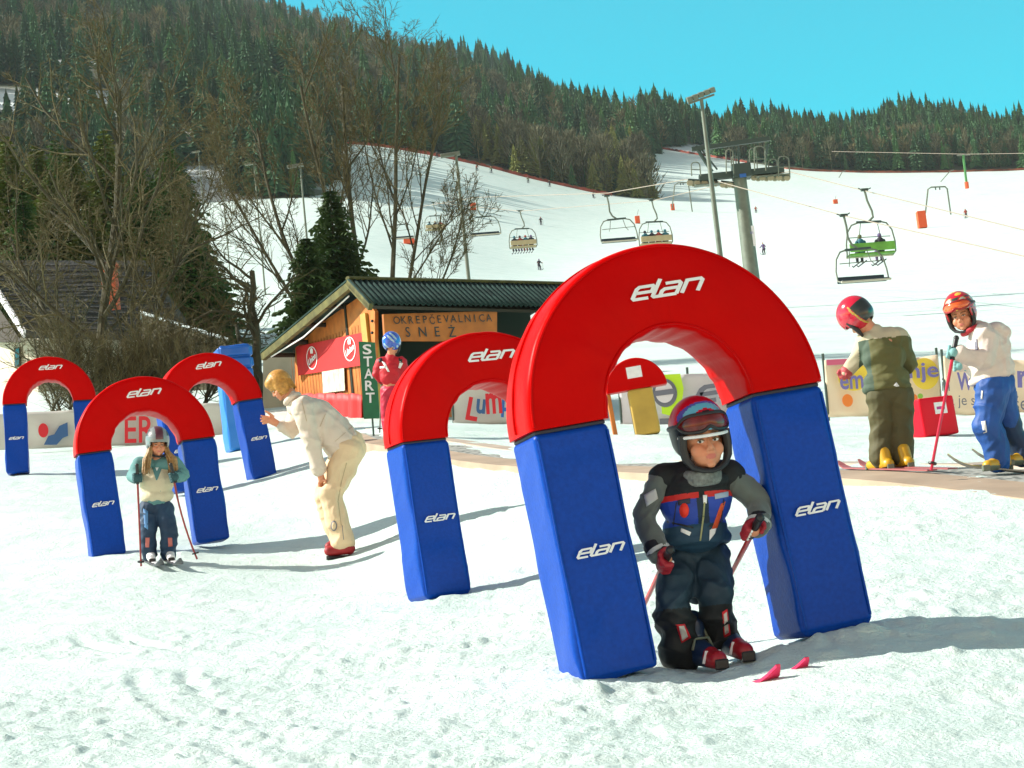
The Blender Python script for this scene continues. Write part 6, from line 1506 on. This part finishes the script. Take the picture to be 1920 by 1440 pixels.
# ---- boy in white jacket ---------------------------------------------------------------
def white_boy():
    D = 14.5; B = lambda x, y, z=0: P(x, y, D+z)
    g = thing('person', 'boy in white hooded jacket and blue trousers with patterned red helmet and orange goggles', 'person', tuple(B(1880, 900)))
    h = Head(B(1806, 610, -.02), (-.42, -.88, -.14), (-.14, 0, 1), .92)
    sN, eN, hN = B(1852, 650, -.10), B(1846, 690, -.14), B(1790, 677, -.20); sF, eF, hF = B(1846, 650, .12), B(1835, 695, .10), B(1802, 700, .0)
    hp = B(1866, 735); kN, aN = B(1852, 808, -.08), B(1874, 876, -.04); kF, aF = B(1893, 812, .08), B(1920, 868, .10)
    m = MB(); head_prims(m, h); m.cap(h.p(0, -.02, -.04), .045, B(1836, 640), .05); m.cap(B(1850, 665), .10, hp, .09); m.cap(sN, .05, sF, .05)
    m.chain([sN, eN, hN], [.045, .035, .028]); m.chain([sF, eF, hF], [.045, .035, .028]); m.chain([B(1862, 742, -.06), kN, aN], [.07, .05, .04]); m.chain([B(1872, 742, .06), kF, aF], [.07, .05, .04])
    body = blob('body', m, skin_set, g, .0048, 2, assign=face_assign(h)); eyes(h, body, gaze=0, open_=.6)
    wj = mat('white_jacket', (.66, .56, .50), .8, bump=(16, .5, .01), var=(5, .06)); bl_ = mat('bright_blue_trousers', (.008, .07, .30), .6, bump=(18, .5, .01), var=(6, .25)); nb = mat('navy_blue_trousers', (.006, .03, .09), .6, bump=(18, .5, .01))
    m = MB(); m.ell(B(1855, 668), (.155, .15, .17)); m.ell(B(1858, 705), (.165, .15, .12)); m.cap(B(1846, 645, -.07), .09, B(1846, 645, .07), .09); m.cap(B(1838, 636), .075, B(1858, 665), .12)
    m.ell(B(1876, 640, .0), (.085, .11, .055)); m.ell(B(1868, 632), (.07, .12, .045))
    m.chain([sN, eN, hN+(eN-hN)*.22], [.085, .080, .055]); m.chain([sF, eF, hF+(eF-hF)*.2], [.08, .07, .052]); m.tube([B(1862, 724)+np.array([.135*math.cos(a), .12*math.sin(a), .02*math.cos(a)]) for a in np.linspace(0, 2*math.pi, 25)], .028, 8)
    jk = blob('jacket', m, wj, g, .007, 5, wr=(.024, 9, 5))
    stick('sleeve_print', jk, [(1829, 652), (1834, 651), (1836, 672), (1830, 671)], M_gp, n=3)
    m = MB(); c = B(1824, 634, -.03); m.tube([c+np.array([.06*math.cos(a), .07*math.sin(a), .02*math.cos(a)]) for a in np.linspace(0, 2*math.pi, 21)], .02, 8); blob('collar', m, mat('red_collar', (.45, .02, .03), .7), g, .007, 2)
    m = MB(); m.ell(hp, (.135, .125, .11)); m.chain([B(1862, 744, -.05), kN, B(1870, 850, -.05), B(1874, 880, -.04)], [.115, .098, .088, .086]); m.chain([B(1874, 744, .05), kF, B(1912, 850, .10), B(1918, 868, .10)], [.11, .09, .085, .084])
    xs = B(1888, 780)[0]
    tr = blob('trousers', m, [bl_, nb], g, .007, 5, wr=(.024, 9, 8), assign=lambda c: 1 if c[1] > D*math.cos(PITCH)*0+B(1870, 780, .015)[1] else 0)
    stick('knee_tag', tr, [(1842, 806), (1850, 804), (1853, 826), (1846, 828)], M_white, n=3); stick('thigh_tag', tr, [(1842, 748), (1845, 748), (1844, 764), (1841, 764)], M_white, n=3)
    hr = mat('scarlet_helmet_shell', (.50, .008, .02), .2, coat=.6); hy = mat('gold_helmet_print', (.65, .42, .05), .3, coat=.4); hk = mat('dark_green_helmet_shell', (.03, .045, .03), .3, coat=.4); hw = mat('silver_helmet_print', (.35, .40, .36), .3)
    def hf(c):
        x, y, z = c; v = math.sin(x*60+z*40)*math.sin(y*45-z*50+1)
        if z > .14: return 0 if v > -.3 else 1
        if z > .05: return 2 if v > .1 else (3 if v < -.5 else (1 if v < -.35 else 0))
        return 0 if y > -.06 else 2
    he = helmet(h, g, [hr, hy, hk, hw], hf, sc=.97, open_z=.05)
    goggles(h, he, .055, .118, mat('orange_lens', (.70, .10, .008), .1, coat=1), mat('red_frame', (.3, .01, .01), .3), sc=.97, a0=58)
    gt = mat('pale_teal_glove', (.20, .42, .42), .7); tip = P(1748, 898, 14.1)
    ax = (tip-hN)/np.linalg.norm(tip-hN); m = MB(); hand_prims(m, hN, ax, (-.7, -.6, 0), 1.1, r=.012); m.cap(hN+(eN-hN)*.25, .046, hN, .036); blob('glove', m, gt, g, .004, 2); ski_pole(g, hN-ax*.05, tip, mat('crimson_pole', (.50, .01, .04), .35), .010)
    tip2 = P(1795, 890, 14.7); ax = (tip2-hF)/np.linalg.norm(tip2-hF); m = MB(); hand_prims(m, hF, ax, (-.7, -.6, 0), 1.1, r=.012); m.cap(hF+(eF-hF)*.25, .044, hF, .036); blob('glove', m, gt, g, .004, 2)
    yb = bpy.data.materials['yellow_boot']
    for x, y, z in ((1876, 892, -.05), (1922, 882, .10)):
        heel, toe = B(x+16, y+4, z+.05), B(x-20, y+6, z-.10); m = MB(); boot_prims(m, heel, toe, 1.0, .16); bo = blob('boot', m, [yb, M_steel], g, .006, 2, assign=lambda c, Z=heel[2]: 1 if c[2] < Z+.025 else 0)
        ski('ski', g, (heel+toe)/2-np.array([0, 0, .0]), B(x-95, y-4, z-.0), mat('grey_yellow_ski', (.25, .25, .22), .4), tail=.6, w=.07, lift=.07, stripe=mat('yellow_ski_stripe', (.80, .75, .03), .4)); binding(g, heel, toe, M_steel)
    settle(g, B(1885, 901), .02)
white_boy()

# ---- child in pink beside the start board ----------------------------------------------
def pink():
    D = 24.6; B = lambda x, y, z=0: P(x, y, D+z)
    g = thing('person', 'child in crimson and magenta ski suit with blue helmet, back turned, beside the start board', 'person', tuple(B(735, 822)))
    h = Head(B(736, 651, 0), (.55, .80, -.1), (-.05, 0, 1), .84)
    sL, eL, hL = B(714, 683), B(707, 702, .02), B(716, 716, .10); sR, eR, hR = B(752, 681), B(762, 702, .02), B(756, 716, .12)
    hp = B(732, 735); aL, aR = B(728, 800), B(744, 806)
    m = MB(); head_prims(m, h); m.cap(h.p(0, -.02, -.04), .045, B(733, 675), .05); m.cap(B(732, 690), .09, hp, .08); m.cap(sL, .045, sR, .045)
    m.chain([sL, eL, hL], [.04, .032, .028]); m.chain([sR, eR, hR], [.04, .032, .028]); m.chain([B(726, 740), B(726, 770, .02), aL], [.06, .045, .035]); m.chain([B(740, 740), B(742, 770, .02), aR], [.06, .045, .035]); blob('body', m, skin_set, g, .007, 2)
    cr = mat('crimson_cloth', (.48, .003, .014), .6, bump=(14, .5, .01), var=(6, .2)); mg = mat('magenta_trousers', (.50, .004, .040), .5, bump=(14, .5, .01), var=(6, .2)); zt = B(732, 688)[2]
    m = MB(); m.ell(B(732, 700), (.14, .11, .18)); m.cap(sL, .065, sR, .065); m.cap(B(733, 672), .06, B(733, 690), .09); m.chain([sL, eL, hL], [.068, .058, .045]); m.chain([sR, eR, hR], [.068, .058, .045])
    jk = blob('jacket', m, [cr, M_white, M_black], g, .008, 5, wr=(.016, 10, 4))
    for q in ([(716, 680), (722, 682), (731, 700), (727, 700)], [(750, 680), (756, 684), (751, 694), (747, 692)], [(712, 690), (724, 689), (722, 693), (712, 694)]): stick('white_flash', jk, q, M_white, n=3)
    stick('black_flash', jk, [(709, 676), (716, 672), (718, 680), (711, 683)], M_black, n=3); stick('black_flash', jk, [(747, 672), (755, 677), (754, 684), (748, 682)], M_black, n=3)
    m = MB(); m.ell(hp, (.12, .10, .09)); m.chain([B(726, 742), B(725, 775), B(728, 806)], [.085, .07, .064]); m.chain([B(740, 742), B(742, 775), B(745, 810)], [.085, .07, .064]); tr = blob('trousers', m, mg, g, .008, 5, wr=(.016, 10, 9))
    hb = mat('blue_helmet_shell', (.03, .10, .50), .15, coat=.7); hs = mat('pale_blue_helmet_print', (.35, .50, .60), .2, coat=.4)
    helmet(h, g, [hb, hs], lambda c: 1 if math.sin(c[0]*70+c[2]*50)*math.sin(c[1]*55+c[2]*30) > .45 else 0)
    for a, t_ in ((aL, (724, 822)), (aR, (742, 824))):
        heel, toe = B(t_[0]+2, t_[1]-2, -.05), B(t_[0]+4, t_[1]-4, .15); m = MB(); boot_prims(m, heel, toe, .9, .15); blob('boot', m, mat('dark_boot', (.05, .02, .03), .4), g, .008, 2)
        ski('ski', g, (heel+toe)/2, B(t_[0]+6, t_[1]-6, .7), mat('dark_grey_ski', (.08, .07, .08), .4), tail=.4, w=.07)
    for C, tip in ((hL, P(712, 814, 24.6)), (hR, P(765, 816, 24.6))):
        ax = (tip-C)/np.linalg.norm(tip-C); m = MB(); hand_prims(m, C, ax, (0, 1, 0), 1.05, r=.012); blob('glove', m, M_black, g, .006, 2); ski_pole(g, C-ax*.05, tip, M_steel, .008)
    settle(g, B(735, 824), .03)
pink()
# ------------------------------------------------------------------ the air itself
def haze():
    zs = [v.co.z for v in bpy.data.objects['hillside'].data.vertices]; gv = bpy.data.objects['ground'].data.vertices
    zlo = min(min(v.co.z for v in gv), min(zs))-1; zhi = max(zs)+40; xs = [abs(v.co.x) for v in bpy.data.objects['hillside'].data.vertices]; ys = [v.co.y for v in bpy.data.objects['hillside'].data.vertices]
    X = max(max(xs), 100)+20; Y1 = max(ys)+20
    o = MB().box((0, (Y1-60)/2, (zlo+zhi)/2), (2*X, Y1+60, zhi-zlo)).build('haze', bpy.data.materials.new('haze_air'), None, smooth=False)
    m = o.data.materials[0]; m.use_nodes = True; n = m.node_tree.nodes; n.clear(); ou = n.new('ShaderNodeOutputMaterial'); pv = n.new('ShaderNodeVolumePrincipled')
    pv.inputs['Color'].default_value = (.72, .86, .90, 1); pv.inputs['Density'].default_value = 0.00008; m.node_tree.links.new(pv.outputs[0], ou.inputs['Volume'])
    tag(o, 'thin blue air haze between the slope and the far mountain', 'haze', kind='stuff')
haze()
